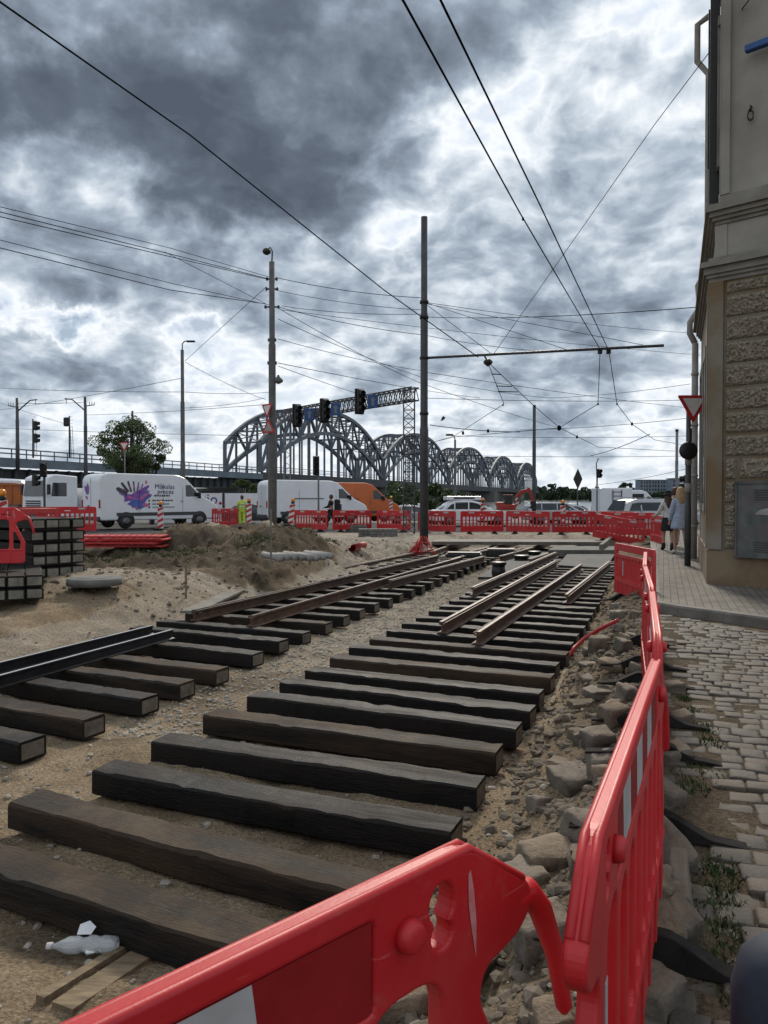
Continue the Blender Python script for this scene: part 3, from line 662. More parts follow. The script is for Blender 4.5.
# ------------------------------------------------------------------ red barriers
BL, BH = 2.0, 1.0
def top_path(x0=.03, x1=1.97): return [(x0, .86), (x0+.17, .985), (x1-.17, .985), (x1, .86)]
def make_barrier(style, m='red'):
    t = thing('plastic_barrier', 'red plastic barrier', 'barrier')
    holes = []; yk = .908
    if style == 'board':
        half = [(.035, .10), (.03, .44), (.165, .72), (.15, .765), (.05, .79), (.01, .83), (.015, .875), (.19, 1.0)]
        out = rnd(half+[(2-x, z) for x, z in half[::-1]], .045, 4)
        holes.append(rnd([(.42, .81), (.42, .955), (1.58, .955), (1.58, .81)], .012, 2))
        for s in (0, 1):
            q = [(.10, .32), (.095, .44), (.17, .60), (.205, .60), (.205, .32)]; holes.append(rnd([(2-x, z) for x, z in q] if s else q, .03, 3))
        n = 8; w = 1.46/n
        for i in range(n):
            a = .27+i*w+.024; b = a+w-.048; zt_ = .762
            if i == 0: a, zt_ = .262, .806
            if i == n-1: b, zt_ = 2-.262, .806
            holes.append(rnd([(a, .32), (a, zt_), (b, zt_), (b, .32)], .065, 6))
        for s in (1, -1):
            c = 1.0-s*.735
            P_ = [(c+.029*math.cos(q), yk+.016+.034*math.sin(q)) for q in [R(-50+280*i/14) for i in range(15)]]+[(c+.024*math.cos(q), yk-.036+.023*math.sin(q)) for q in [R(130+280*i/14) for i in range(15)]]
            holes.append(P_)
    else:
        out = rnd([(.0, .10), (.0, .95), (.05, 1.0), (1.95, 1.0), (2.0, .95), (2.0, .10)], .05, 4)
        holes.append(rnd([(.14, .81), (.14, .87), (1.86, .87), (1.86, .81)], .02, 3) if style == 'slot2' else rnd([(.9, .84), (.9, .87), (1.1, .87), (1.1, .84)], .01, 2))
        n = 11; w = 1.84/n
        for i in range(n):
            a = .08+i*w+.03; b = a+w-.06; holes.append(rnd([(a, .36), (a, .75), (b, .75), (b, .36)], .03, 3))
    v, f = shape2d([out]+holes, .042, .009, 2)
    b = MB().add(v, f, 0, False, UP)
    if style == 'board': b.add(*shape2d([[(.41, .80), (.41, .965), (1.59, .965), (1.59, .80)]], .026), 0, False, UP)
    b.build('panel', m, t)
    tp_ = [(.035, .885), (.19, .99), (1.81, .99), (1.965, .885)] if style == 'board' else [(.02, .96), (.055, .99), (1.945, .99), (1.98, .96)]
    b = MB()
    for s in (-1, 1): b.tube([(x, s*.0115, z+.001) for x, z in tp_], .0098, 10)
    b.build('top_rail', m, t)
    if style == 'board':
        for s in (-1, 1):
            y = s*.0145; q = MB()
            sh = q.box((1.0, y, .8825), (1.156, .002, .143)).build('reflective_sheet', 'red_dark', t)
            for i in range(3):
                c = .70+i*.32
                q = MB().add([(c-.08, y+s*.0015, .812), (c+.08, y+s*.0015, .812), (c+.10, y+s*.0015, .953), (c-.06, y+s*.0015, .953)], [(0, 1, 2, 3) if s < 0 else (3, 2, 1, 0)])
                q.build('white_stripe', 'white_sheet', t)
            MB().box((1.762, s*.0216, .54), (.03, .002, .34)).build('white_stripe', 'white_sheet', t)
        for x in (.35, 1.65):
            for s in (-1, 1): MB().lathe([(.028, 0), (.027, .012), (.023, .021), (.019, .024), (.006, .0245)], 18, 0, Matrix.Translation((x, s*.020, yk)) @ Matrix.Rotation(-s*PI/2, 4, 'X')).build('knob', m, t)
    else:
        for s in (-1, 1):
            for c in ([.50] if style == 'slot2' else [.5, 1.5]):
                q = MB().box((c, s*.0216, .57), (.05, .002, .26)) if style == 'slot2' else MB().box((c, s*.0216, .93), (.26, .002, .07)); q.build('white_stripe', 'white_sheet', t)
    b = MB()                                          # ribs along the solid lower band
    for x in [.25+.25*i for i in range(7)]: b.rbox((x, 0, .21), (.03, .058, .2), .006)
    b.rbox((1, 0, .315), (1.86, .056, .03), .008)
    b.build('lower_rib', m, t)
    if style == 'board':                              # hook arm at one end and socket tube at the other
        MB().tube([(.05, 0, .845), (.0, .0, .845), (-.035, .006, .80), (-.075, .014, .70), (-.10, .018, .585), (-.102, .018, .57)], [.022, .026, .024, .020, .017, .008], 12).build('hook_arm', m, t)
        q = MB().tube([(2.035, .0, .12), (2.035, .0, .735)], .022, 16, cap=False); q.tube([(2.035, 0, .735), (2.035, 0, .12)], .018, 16, cap=False)
        q.add([(1.95, -.012, .2), (2.02, -.012, .2), (2.02, .012, .2), (1.95, .012, .2), (1.95, -.012, .6), (2.02, -.012, .6), (2.02, .012, .6), (1.95, .012, .6)], [(0, 3, 2, 1), (4, 5, 6, 7), (0, 1, 5, 4), (1, 2, 6, 5), (2, 3, 7, 6), (3, 0, 4, 7)]); q.build('socket_tube', m, t)
    fv, ff = shape2d([rnd([(-.40, 0), (.40, 0), (.40, .012), (.24, .03), (.07, .12), (-.07, .12), (-.24, .03), (-.40, .012)], .02, 2)], .08, .004)
    for x in (.42, 1.58):
        b = MB().add(fv, ff, 0, False, Matrix.Translation((x, 0, -.01)) @ Matrix.Rotation(PI/2, 4, 'Z') @ UP); b.build('foot', 'rubber', t)
    return t
PB = {'board': [make_barrier('board'), 0], 'slot': [make_barrier('slot', 'red'), 0], 'slot2': [make_barrier('slot2', 'red_dirty'), 0]}
def barrier(style, a, b, z, label, group='red plastic barriers', tilt=0, z2=None):
    """from point a to point b (the panel starts at a); z the ground height at a"""
    a = Vector((a[0], a[1], z)); b = Vector((b[0], b[1], z if z2 is None else z2)); d = b-a
    pr = PB[style]; o = pr[0] if not pr[1] else copy_tree(pr[0]); pr[1] += 1
    o.location = a; o.rotation_euler = (tilt, -math.asin(max(-1, min(1, (b.z-a.z)/BL))), math.atan2(d.y, d.x)); o['label'] = label; o['group'] = group; return o
GB = 'red barriers along the pit edge'
# nearest barrier: its end corner faces us at the right, the rest runs off to the lower left
e = Vector((.275, 1.465)); u = Vector((-.722, -.692))
near = barrier('board', e, e+u*2, 0.0, 'red plastic barrier crossing the bottom of the view, nearest the camera', GB)
sc = MB(); sc.add([(0, 0, 0), (.006, 0, .05), (.010, 0, .10), (.006, 0, .155), (-.001, 0, .16), (-.006, 0, .12), (-.007, 0, .06)], [tuple(range(7))])
s_ = sc.build('scuff_mark', 'scuff', near, loc=(.180, .0222, .80)); s_.rotation_euler = (0, .1, 0); tag(s_, 'pale vertical scuff streak')
mk = MB()
for k in range(7): mk.box((.78, .0162, .945-.012*k), (.013, .001, .007 if k % 2 else .009))
mk.build('moulded_marks', 'scuff', near)
pts = [Vector((.355, 1.33)), Vector((1.09, 3.03)), Vector((1.79, 5.13)), Vector((2.36, 6.95)), Vector((2.98, 8.75)), Vector((3.62, 10.55))]
labs = ['red barrier with white blocks on the right, hooked to the nearest one', 'red barrier second along the paving edge, seen from above as a narrow strip', 'red barrier third along the paving edge, its chamfered end in front of the upright panel', 'red barrier fourth along the paving edge, mostly hidden behind the third']
for i in range(4):
    a, b = pts[i], pts[i+1]; d = (b-a).normalized()
    barrier('board', b, b-d*2, 0.0, labs[i], GB)
barrier('slot2', (4.26, 14.15), (4.29, 12.2), -.22, 'upright red slatted barrier with a white strip standing at the pit edge beside the kerb', GB)
# far line of barriers across the end of the pit
FB = [(291, 36.8), (331, 35.4), (373, 36.4), (415, 34.8), (459, 33.4), (505, 33.9), (551, 32.8), (597, 33.2)]
k = 0
joints = [at(x, 500, d) for x, d in FB]
for i, (a, b) in enumerate(zip(joints, joints[1:])):
    d = Vector((b.x-a.x, b.y-a.y)).normalized(); m_ = Vector(((a.x+b.x)/2, (a.y+b.y)/2))
    barrier('slot', m_-d*1.0, m_+d*1.0, .03, f'red slatted barrier, {["leftmost", "second", "third", "fourth", "fifth", "sixth", "rightmost"][i]} {"" if i in (0, 6) else "from the left "}in the far line across the pit', 'far line of red barriers')
a = at(592, 520, 29.5); b = at(641, 520, 28.3)
barrier('slot', (a.x, a.y), (b.x, b.y), .02, 'red slatted barrier tilted down to the right in front of the far line', 'far line of red barriers', z2=-.28)
a = at(606, 520, 31.5); b = at(652, 520, 30.3); barrier('slot', (a.x, a.y), (b.x, b.y), .02, 'red barrier behind the tilted one, below the dark estate car', 'far line of red barriers')
a = at(651, 520, 26.5); b = at(664, 520, 24.6); barrier('slot2', (a.x, a.y), (b.x, b.y), .02, 'red barrier standing end-on beside the walking women', 'far line of red barriers')
a = at(586, 520, 33.6); b = at(628, 520, 33.2); barrier('slot', (a.x, a.y), (b.x, b.y), .02, 'red barrier closing the right end of the far line', 'far line of red barriers')
# barrier propped against the sleeper stacks at the left edge, and others behind
e = at(27, 535, 12.4); barrier('board', (e.x, e.y), (e.x-1.9, e.y-.62), .45, 'red barrier with tall openings leaning at the left edge in front of the sleeper stacks', 'red barriers by the sleeper stacks', tilt=.05)
a = at(27, 520, 17.2); b = at(78, 520, 19.0); barrier('slot2', (a.x-.6, a.y), (b.x-.6, b.y), .35, 'red barrier lying behind the tall sleeper stack, top edge showing', 'red barriers by the sleeper stacks')
for i, (x0, x1, d, l) in enumerate([(-2, 38, 27, 'left'), (38, 78, 28, 'right')]):
    a = at(x0, 520, d); b = at(x1, 520, d+.4); barrier('slot', (a.x, a.y), (b.x, b.y), .28, f'red barrier in the background behind the sleeper stacks, {l} one of two', 'red barriers by the sleeper stacks')
a = at(212, 520, 36.5); b = at(234, 520, 38.0); barrier('slot', (a.x, a.y), (b.x, b.y), .1, 'red barrier beside the nose of the printed van', 'red barriers by the vans')
a = at(0, 520, 19); 
# flat heap of red barriers on the dirt bank
o_ = on(126, 540, .45); c = at(125, 539, 18.4)
for i in range(4):
    pr = PB['slot2']; o = copy_tree(pr[0]); pr[1] += 1
    o.rotation_euler = (PI/2, R(0), [-.04, .05, -.02, .03][i]+.02); 
    o.location = (c.x-1.0+[.03, -.04, .05, -.02][i], c.y+.5, .47+i*.075); o.rotation_euler = (PI/2, 0, [.02, -.05, .04, -.02][i])
    o['label'] = f'red barrier lying flat on the dirt bank, {["bottom", "second", "third", "top"][i]} one of the pile'; o['group'] = 'red barriers piled flat'
    for ch in list(o.children):
        if ch.name.startswith('foot'): bpy.data.objects.remove(ch)

# ------------------------------------------------------------------ cobbles, loose setts, pavement, kerb
def sett_verts(w, l, h, rr, rough=.012, n=3):
    """rounded block with a domed, knocked-about top"""
    bm = bmesh.new(); bmesh.ops.create_cube(bm, size=1); bmesh.ops.scale(bm, vec=(w, l, h), verts=bm.verts)
    bmesh.ops.bevel(bm, geom=bm.edges[:], offset=min(w, l, h)*.16, segments=2, affect='EDGES', profile=.5)
    bmesh.ops.subdivide_edges(bm, edges=[e for e in bm.edges if e.calc_length() > min(w, l, h)*.4], cuts=n, use_grid_fill=True)
    off = Vector((rr.uniform(-50, 50), rr.uniform(-50, 50), rr.uniform(-50, 50)))
    for v in bm.verts:
        q = v.co*(3.2/max(w, l)) + off
        v.co += v.normal*0 + Vector((noise.noise(q), noise.noise(q+Vector((9, 2, 1))), noise.noise(q+Vector((3, 7, 5)))))*rough*1.2 + Vector((noise.noise(q*4), noise.noise(q*4+Vector((4, 4, 4))), noise.noise(q*4.3)))*rough
    bm.verts.index_update(); r = ([v.co.copy() for v in bm.verts], [[v.index for v in f.verts] for f in bm.faces]); bm.free(); return r
rr = random.Random(11)
KA, KB = Vector((3.72, 11.6)), Vector((4.85, 9.05))        # kerb line in front of the building corner
def kerb_y(x): return 10.75-(x-3.85)*1.75 if x > 3.85 else 10.75+.0*(x)
lib = [sett_verts(1, 1, .62, rr, .016, 1) for _ in range(14)]
cob = [MB(), MB()]
u_ = -.5; row = 0
A = R(19.5); du = Vector((math.sin(A), math.cos(A))); dv = Vector((math.cos(A), -math.sin(A)))
while u_ < 13:
    wrow = rr.uniform(.135, .165)*(1.3 if u_ < 2.2 else 1.0); v_ = -1.5+rr.uniform(0, .2)
    while v_ < 7.5:
        l = rr.uniform(.125, .19)*(1.35 if u_ < 2.2 else 1.0)
        p = du*(u_+wrow/2+.02*math.sin(v_*2+row))+dv*(v_+l/2)
        s = sdist(p.x, p.y)
        ok = s < -.01+.16*noise.noise(Vector((p.x*2.5, p.y*2.5, 0))) and p.y > -1.2
        kx = (p.y-10.6)*-.58+3.95
        if p.x > (3.35+.36*(p.y-9.6)) and p.y > 10.75-(p.x-3.85)*2.05-.12 and p.x > 3.6: ok = False
        if p.y > 10.8: ok = False
        if ok:
            vv, ff = lib[rr.randrange(14)]
            m = Matrix.Translation((p.x, p.y, -.050+rr.uniform(-.008, .008)+.02*noise.noise(Vector((p.x, p.y, 3)))-(.03 if s > -.35 else 0)*rr.random())) @ Matrix.Rotation(-A+rr.uniform(-.07, .07), 4, 'Z') @ Matrix.Rotation(rr.uniform(-.05, .05), 4, 'X') @ Matrix.Rotation(rr.uniform(-.05, .05), 4, 'Y') @ Matrix.Diagonal((l-.004, wrow-.004, .15, 1))
            cob[0].add(vv, ff, rr.randrange(4), True, m)
        v_ += l
    u_ += wrow; row += 1
M['c1'] = mat('sett_grey', (.048, .043, .037), .72, (.10, .088, .074), 9, .55, 45, lo=.3, hi=.7, bdist=.012)
M['c2'] = mat('sett_brown', (.053, .046, .037), .74, (.108, .092, .072), 8, .55, 45, lo=.3, hi=.7, bdist=.012)
M['c3'] = mat('sett_dark', (.038, .034, .030), .72, (.082, .073, .062), 8, .55, 45, lo=.3, hi=.7, bdist=.012)
M['c4'] = mat('sett_reddish', (.057, .046, .038), .74, (.108, .088, .070), 8, .55, 45, lo=.3, hi=.7, bdist=.012)
tag(cob[0].build('cobblestone_paving', ['c1', 'c2', 'c3', 'c4']), kind='structure')
# loose setts tumbled along the edge
spots = [(478, 'x')]
loose = [  # px, py(base), width m, depth, height, rz, tilt, material, words
    (601, 650, .30, .26, .25, .2, .05, 'stone_warm', 'big squarish sett with a shiny wet top beside the red conduit'),
    (624, 650, .22, .2, .18, .5, .2, 'stone', 'smaller sett just right of the shiny one'),
    (620, 618, .32, .24, .17, .1, .0, 'stone', 'rounded pale boulder under the upright slatted barrier'),
    (637, 618, .2, .18, .16, .7, .1, 'stone_warm', 'brown sett wedged behind the rounded pale boulder'),
    (632, 640, .2, .15, .12, .7, .2, 'stone', 'small sett against the foot of the third barrier'),
    (594, 668, .34, .3, .07, .3, .02, 'stone', 'flat slab in front of the shiny squarish sett'),
    (604, 697, .36, .26, .09, .25, .03, 'stone', 'flat grey paving block in the middle of the slope'),
    (584, 708, .3, .24, .07, .1, .05, 'stone_warm', 'flat muddy block left of the grey paving block'),
    (616, 724, .27, .24, .2, .35, .1, 'stone_warm', 'upright sett with a worn pale top against the long barrier'),
    (628, 700, .22, .2, .18, .5, .25, 'stone', 'tilted sett close to the second barrier'),
    (600, 748, .28, .24, .17, .2, .1, 'stone', 'dark-sided sett below the worn pale one'),
    (580, 740, .2, .18, .1, .6, .15, 'stone_warm', 'small muddy sett halfway down the slope'),
    (577, 790, .36, .34, .16, .35, .12, 'stone', 'large flat boulder low on the slope beside the long barrier'),
    (560, 772, .2, .18, .12, .9, .1, 'stone_warm', 'half-buried muddy stone near the sleeper ends'),
    (606, 775, .26, .2, .2, .1, .2, 'stone', 'sett pressed against the near end of the long barrier, upper'),
    (586, 842, .26, .22, .2, .5, .2, 'stone', 'dark sett tucked behind the white-blocked barrier'),
    (549, 868, .34, .28, .14, .2, .1, 'stone_warm', 'broad muddy stone behind the corner of the nearest barrier'),
    (520, 895, .3, .26, .16, .6, .1, 'stone', 'stone seen through the end opening of the nearest barrier'),
    (545, 950, .3, .24, .2, .2, .25, 'stone', 'large dark stone between the hook arm and the nearest barrier'),
    (470, 985, .3, .26, .2, .9, .2, 'stone', 'stone seen through the first arch of the nearest barrier'),
    (436, 950, .22, .2, .14, .3, .2, 'stone_warm', 'stone seen through the keyhole of the nearest barrier'),
    (402, 1018, .28, .24, .18, .1, .15, 'stone_warm', 'stone seen through the second arch of the nearest barrier'),
    (674, 868, .20, .34, .22, .3, .5, 'stone', 'tall dark sett leaning by the black rubber foot'),
    (664, 905, .24, .2, .18, .6, .3, 'stone_warm', 'broken sett below the tall leaning one'),
    (690, 905, .10, .42, .16, -.35, .25, 'stone', 'long narrow kerb-like stone leaning along the edge of the paving'),
    (660, 960, .26, .26, .22, .1, .2, 'stone_warm', 'large brown sett right of the white-blocked barrier'),
    (655, 1015, .26, .22, .16, .8, .1, 'stone', 'sett at the bottom edge right of the barrier'),
    (684, 935, .16, .2, .14, .3, .3, 'stone', 'small dark sett in the grassy gap'),
    (676, 760, .24, .2, .12, .3, .2, 'stone', 'sett tilted under the second black rubber foot'),
    (668, 806, .2, .24, .16, .5, .3, 'stone', 'sett standing on edge behind the nearest rubber foot'),
    (682, 722, .22, .16, .1, .2, .1, 'stone_warm', 'loose sett beside the third rubber foot'),
    (674, 690, .24, .18, .1, .1, .1, 'stone', 'loose sett on the paving side of the second barrier'),
    (640, 672, .2, .18, .12, .6, .2, 'stone', 'loose sett at the base of the second barrier'),
    (570, 648, .18, .16, .1, .4, .1, 'stone_warm', 'muddy lump of stone left of the shiny squarish sett'),
    (590, 610, .2, .16, .08, .4, .1, 'stone', 'flat stone beside the far sleeper ends'),
]
extra = ['low on the slope', 'high on the slope', 'halfway up the slope']
for i, y in enumerate([2.5, 3.1, 3.6, 4.3, 4.8, 5.5, 6.3, 7.2, 7.9, 8.6, 9.4, 10.2, 11.2, 12.2]):
    s = [.25, .5, .32, .6, .25, .4][i % 6]; x = interp(EDGE, y)-s/.93
    q = Vector((x, y)); px = 384+FPX*x/y; py = HOR+FPX*(1.6+.15)/y
    j = min(range(len(RS)), key=lambda a: abs(RS[a][1]-y))
    loose.append((px, py, .16+.08*((i*7) % 3), .16, .12, i*.7, .2, 'stone' if i % 2 else 'stone_warm', f'knocked-out sett {extra[0] if s > .45 else extra[1] if s < .3 else extra[2]} right of the {ORD[j]} sleeper of the right-hand row'))
for (px, py, w, l, h, rz_, ti, m, words) in loose:
    p = on(px, py, -.15)
    for _ in range(4):
        z = gz(p.x, p.y)
        if sdist(p.x, p.y) < -.1: z = -.0
        p = on(px, py, z)
    w, l, h = w*.72, l*.72, h*.8
    vv, ff = sett_verts(w, l, h, rr, .017*min(1, w/.25), 2)
    o = MB().add(vv, ff, 0, True).build('loose_sett', m, loc=(p.x, p.y+l*.3, z+h*.26)); o.rotation_euler = (ti, ti*.6*(1 if rz_ > .4 else -1), rz_)
    tag(o, words, 'stone', 'loose granite setts along the pit edge')

# pavement by the building, with a raised kerb
C0 = Vector((5.57, 13.26)); FD = Vector((.355, .935)).normalized(); CDIR = Vector((.737, -.676)); CN = Vector((-.676, -.737)); FN = Vector((-.935, .355)).normalized()
kp = [Vector((12.6, 36)), Vector((9.35, 27)), Vector((6.95, 20)), Vector((5.05, 14.6)), Vector((4.15, 12.0)), Vector((3.86, 11.2)), Vector((3.86, 10.85)), Vector((4.02, 10.5)), Vector((4.4, 9.95)), Vector((5.05, 8.95)), Vector((6.3, 7.2)), Vector((8, 4.8))]
def off_line(P_, o):
    out = []
    for i, p in enumerate(P_):
        d = (P_[min(i+1, len(P_)-1)]-P_[max(0, i-1)]).normalized(); out.append(p+Vector((-d.y, d.x))*o)
    return out
inner = off_line(kp, .16)
poly = [(p.x, p.y) for p in inner]+[(16, 4.8), (30, 20), (30, 36)]
b = MB().prism(poly, -.2, .118); o = b.build('pavement', 'paver'); fixn(o); tag(o, kind='structure')
b = MB(); q = off_line(kp, .158)
for i in range(len(kp)-1):
    n = max(1, round((kp[i+1]-kp[i]).length/.9))
    for j in range(n):
        t0, t1 = j/n, (j+1)/n-.006
        a0 = kp[i].lerp(kp[i+1], t0); a1 = kp[i].lerp(kp[i+1], t1); b0 = q[i].lerp(q[i+1], t0); b1 = q[i].lerp(q[i+1], t1)
        a0b, a1b = a0.lerp(b0, .12), a1.lerp(b1, .12)
        vs = [(*a0, -.2), (*a1, -.2), (*b1, -.2), (*b0, -.2), (*a0, .10), (*a1, .10), (*a0b, .124), (*a1b, .124), (*b0, .124), (*b1, .124)]
        b.add(vs, [(0, 1, 5, 4), (4, 5, 7, 6), (6, 7, 9, 8), (3, 8, 9, 2), (0, 4, 6, 8, 3), (1, 2, 9, 7, 5)])
o = b.build('kerb', 'kerb'); fixn(o); tag(o, kind='structure')

# gravel, soil clods, weeds (stuff)
def scatter(name, n, fn, m, size, label, cat, flat=.7, seed=1):
    r2 = random.Random(seed); b = MB(); ico = []
    for q in range(6):
        bm = bmesh.new(); bmesh.ops.create_icosphere(bm, subdivisions=1, radius=1)
        for v in bm.verts: v.co *= r2.uniform(.65, 1.2)
        bm.verts.index_update(); ico.append(([v.co.copy() for v in bm.verts], [[v.index for v in f.verts] for f in bm.faces])); bm.free()
    for i in range(n):
        p = fn(r2)
        if p is None: continue
        s = size[0]*(size[1]/size[0])**(r2.random()**2.2)
        v, f = ico[r2.randrange(6)]
        b.add(v, f, 0, False, Matrix.Translation((p[0], p[1], p[2]+s*.25)) @ Matrix.Rotation(r2.uniform(0, 6.3), 4, 'Z') @ Matrix.Rotation(r2.uniform(-.5, .5), 4, 'X') @ Matrix.Diagonal((s*r2.uniform(.8, 1.5), s, s*flat, 1)))
    o = b.build(name, m); tag(o, label, cat, kind='stuff')
def g_pit(r2):
    y = 2.2+22*r2.random()**1.6; x = r2.uniform(xl(y)-2.5, interp(EDGE, y)+.1); return (x, y, gz(x, y))
def g_mid(r2):
    y = 6.5+16*r2.random()**1.3; x = lr(y)+r2.uniform(-.05, .95); return (x, y, gz(x, y))
def g_right(r2):
    y = 2.2+14*r2.random()**1.4; x = interp(EDGE, y)-r2.uniform(-.05, 1.2); return (x, y, gz(x, y))
def g_left(r2):
    y = r2.uniform(12, 27); x = r2.uniform(-8 if y < 16 else -9, xl(y)+.2); return (x, y, gz(x, y))
scatter('gravel', 5200, g_pit, 'pebble', (.006, .03), 'small pale stones strewn over the sandy bed of the pit', 'gravel', seed=2)
scatter('ballast', 4200, g_mid, 'pebble', (.009, .026), 'pale gravel strip between the two rows of sleepers', 'gravel', seed=3)
scatter('rubble', 5200, g_right, 'clod', (.008, .05), 'earth clods and broken stone on the slope below the paving', 'rubble', seed=4)
scatter('rubble', 2600, g_left, 'clod', (.012, .055), 'clods and stones on the dirt bank beyond the left-hand sleepers', 'rubble', seed=6)
def weeds(spots, label, n, seed, h=(.03, .10)):
    r2 = random.Random(seed); b = MB()
    for (cx, cy, rx, ry) in spots:
        for i in range(n):
            a = r2.uniform(0, 6.28); q = math.sqrt(r2.random()); x = cx+rx*q*math.cos(a); y = cy+ry*q*math.sin(a); z = (gz(x, y) if sdist(x, y) > 0 or y > 12 else -.03)
            hh = r2.uniform(*h); w = hh*.07+.002; t = r2.uniform(0, 6.28); l = r2.uniform(.2, 1.0)*hh
            dx, dy = math.cos(t), math.sin(t)
            b.add([(x-dy*w, y+dx*w, z), (x+dy*w, y-dx*w, z), (x+dx*l*.5+dy*w*.7, y+dy*l*.5-dx*w*.7, z+hh*.7), (x+dx*l, y+dy*l, z+hh)], [(0, 1, 2), (0, 2, 3)])
    tag(b.build('grass', 'grass', None), label, 'grass', kind='stuff')
ws = []
for (px, py, rx) in [(700, 778, .16), (712, 745, .08), (703, 730, .1), (715, 880, .09), (722, 900, .07), (708, 915, .1), (735, 940, .08), (730, 965, .07), (742, 1000, .08), (695, 790, .08), (684, 700, .06), (724, 870, .08), (690, 712, .07)]:
    p = on(px, py, -.02); ws.append((p.x, p.y, rx, rx*1.4))
weeds(ws, 'green weeds growing in the joints of the cobbles beside the barriers', 170, 3, (.012, .05))
ws = [(*on(px, py, z)[:2], rx, ry) for px, py, z, rx, ry in [(300, 542, .4, .6, .5), (255, 548, .4, .5, .4), (150, 560, .25, 1.2, .5), (190, 555, .3, .8, .4), (110, 562, .2, 1.0, .5), (325, 545, .2, .4, .4)]]
weeds(ws, 'dull grass tufts on the dirt bank', 420, 5, (.03, .10))

# ------------------------------------------------------------------ small things in the pit
def tubething(name, pts, r, m, label, cat, n=10, **k):
    c = Vector(pts[0]); b = MB().tube([Vector(p)-c for p in pts], r, n, **k); return tag(b.build(name, m, loc=c), label, cat)
def onz(px, py, dz=0, z=-.15):
    p = on(px, py, z)
    for _ in range(4): p = on(px, py, gz(p.x, p.y)+dz)
    return p
tubething('red_conduit', [onz(567, 658, .06), onz(574, 648, .10), onz(585, 638, .15), onz(600, 629, .19), onz(618, 620, .22)], .024, 'pipe', 'bent red plastic conduit lying beside the sleeper ends', 'conduit')
tubething('red_conduit', [onz(346, 549, .05), onz(353, 548, .08), onz(364, 545, .11)], .10, 'pipe', 'short thick red pipe lying on the pale sand', 'pipe', open_=True)
p = onz(90, 583, 0)
t = thing('manhole_cover', 'grey round concrete manhole cover on the sand mound', 'manhole cover', (p.x, p.y+.2, p.z+.05))
MB().lathe([(.43, -.1), (.43, .0), (.41, .018), (.27, .02)], 28).build('ring', 'concrete_dark', t); MB().lathe([(.27, .021), (.26, .026), (.02, .026)], 24).build('lid', 'concrete_dark', t)
def stake(px, py, h, w, lab, lean=0, m='wood'):
    p = onz(px, py); b = MB().box((0, 0, h/2-.05), (w, w*.6, h+.1), ry=lean); tag(b.build('wooden_stake', m, loc=(p.x, p.y, p.z)), lab, 'stake')
stake(186, 599, .62, .035, 'thin wooden stake upright in the sand left of the long rails')
stake(271, 560, .8, .03, 'thin dark stake standing in front of the dirt bank', m='wood_grey')
stake(192, 526, .9, .05, 'short pale post on the dirt bank in front of the printed van')
def plank(a, b, w, h, lab, m='wood', dz=.04, name='timber_plank'):
    p = onz(*a, dz); q = onz(*b, dz); c = (p+q)/2; o = MB().beam(p-c, q-c, w, h).build(name, m, loc=c); return tag(o, lab, 'plank')
plank((148, 589), (216, 579), .12, .035, 'long raw plank lying at the foot of the dirt bank')
plank((152, 584), (205, 578), .08, .03, 'thin grey board beside the long raw plank', 'wood_grey', .1)
plank((62, 1010), (152, 950), .11, .035, 'short weathered plank half buried behind the nearest barrier', 'wood', .004)
plank((40, 1000), (133, 942), .045, .03, 'narrow batten beside the half-buried plank at the lower left', 'wood', .018)
plank((552, 703), (566, 668), .035, .012, 'thin pale lath lying on the slope by the sleeper ends', 'wood', .02)
plank((190, 612), (282, 570), .3, .04, 'dark board lying along the sand beyond the long rails', 'wood_grey', .02)
plank((0, 600), (58, 590), .16, .06, 'grey beam lying in front of the low sleeper stack', 'concrete_dark', .03)
plank((601, 552), (622, 533), .12, .5, 'dark plank fence piece sloping up behind the upright barrier', 'wood_grey', .25)
# corrugated grey sheet on the sand
p = onz(325-0, 548); 
b = MB(); 
for i in range(8): b.tube([(i*.16-.56, -.5, .02*math.sin(i)), (i*.16-.56, .5, .02*math.cos(i*2))], .07, 8)
o = b.build('drain_pipe_bundle', 'concrete', loc=onz(297, 556, .06)); o.rotation_euler = (0, 0, .5); tag(o, 'row of short grey pipes lying side by side on the sand below the bank', 'pipes')
# grey paver pallets
for i, (px, py, w) in enumerate([(352, 530, 1.2), (372, 535, 1.7)]):
    p = onz(px, py+2, 0, 0); b = MB()
    for r_ in range(3):
        for c_ in range(int(w/.2)): b.rbox((c_*.2-w/2+.1, 0, .07+r_*.11), (.19, .7, .1), .01)
    tag(b.build('block_stack', 'concrete_dark', loc=(p.x+.3, p.y, p.z)), f'stack of grey paving blocks on the sand, {["left", "right"][i]} of two', 'paving blocks')
# plastic net at the foot of the dark pole
M['net'] = M['red_dirty']
r3 = random.Random(4); b = MB(); 
for i in range(26):
    a = r3.uniform(-.75, .75); b.tube([(a*.2, 0, .55+r3.uniform(-.1, .2)), (a*.45+r3.uniform(-.05, .05), r3.uniform(-.15, .1), .28), (a*.75, r3.uniform(-.3, .2), .03)], .014, 5)
for z in (.2, .35, .5): b.tube([(-.5+z*.3, -.1, z), (0, -.2, z+.02), (.5-z*.3, -.1, z)], .012, 5)
p = on(422, 549, -.1); tag(b.build('plastic_net', 'red_dirty', loc=(p.x, p.y-.25, gz(p.x, p.y)-.02)), 'crumpled red plastic netting bunched at the foot of the tall dark pole', 'netting')
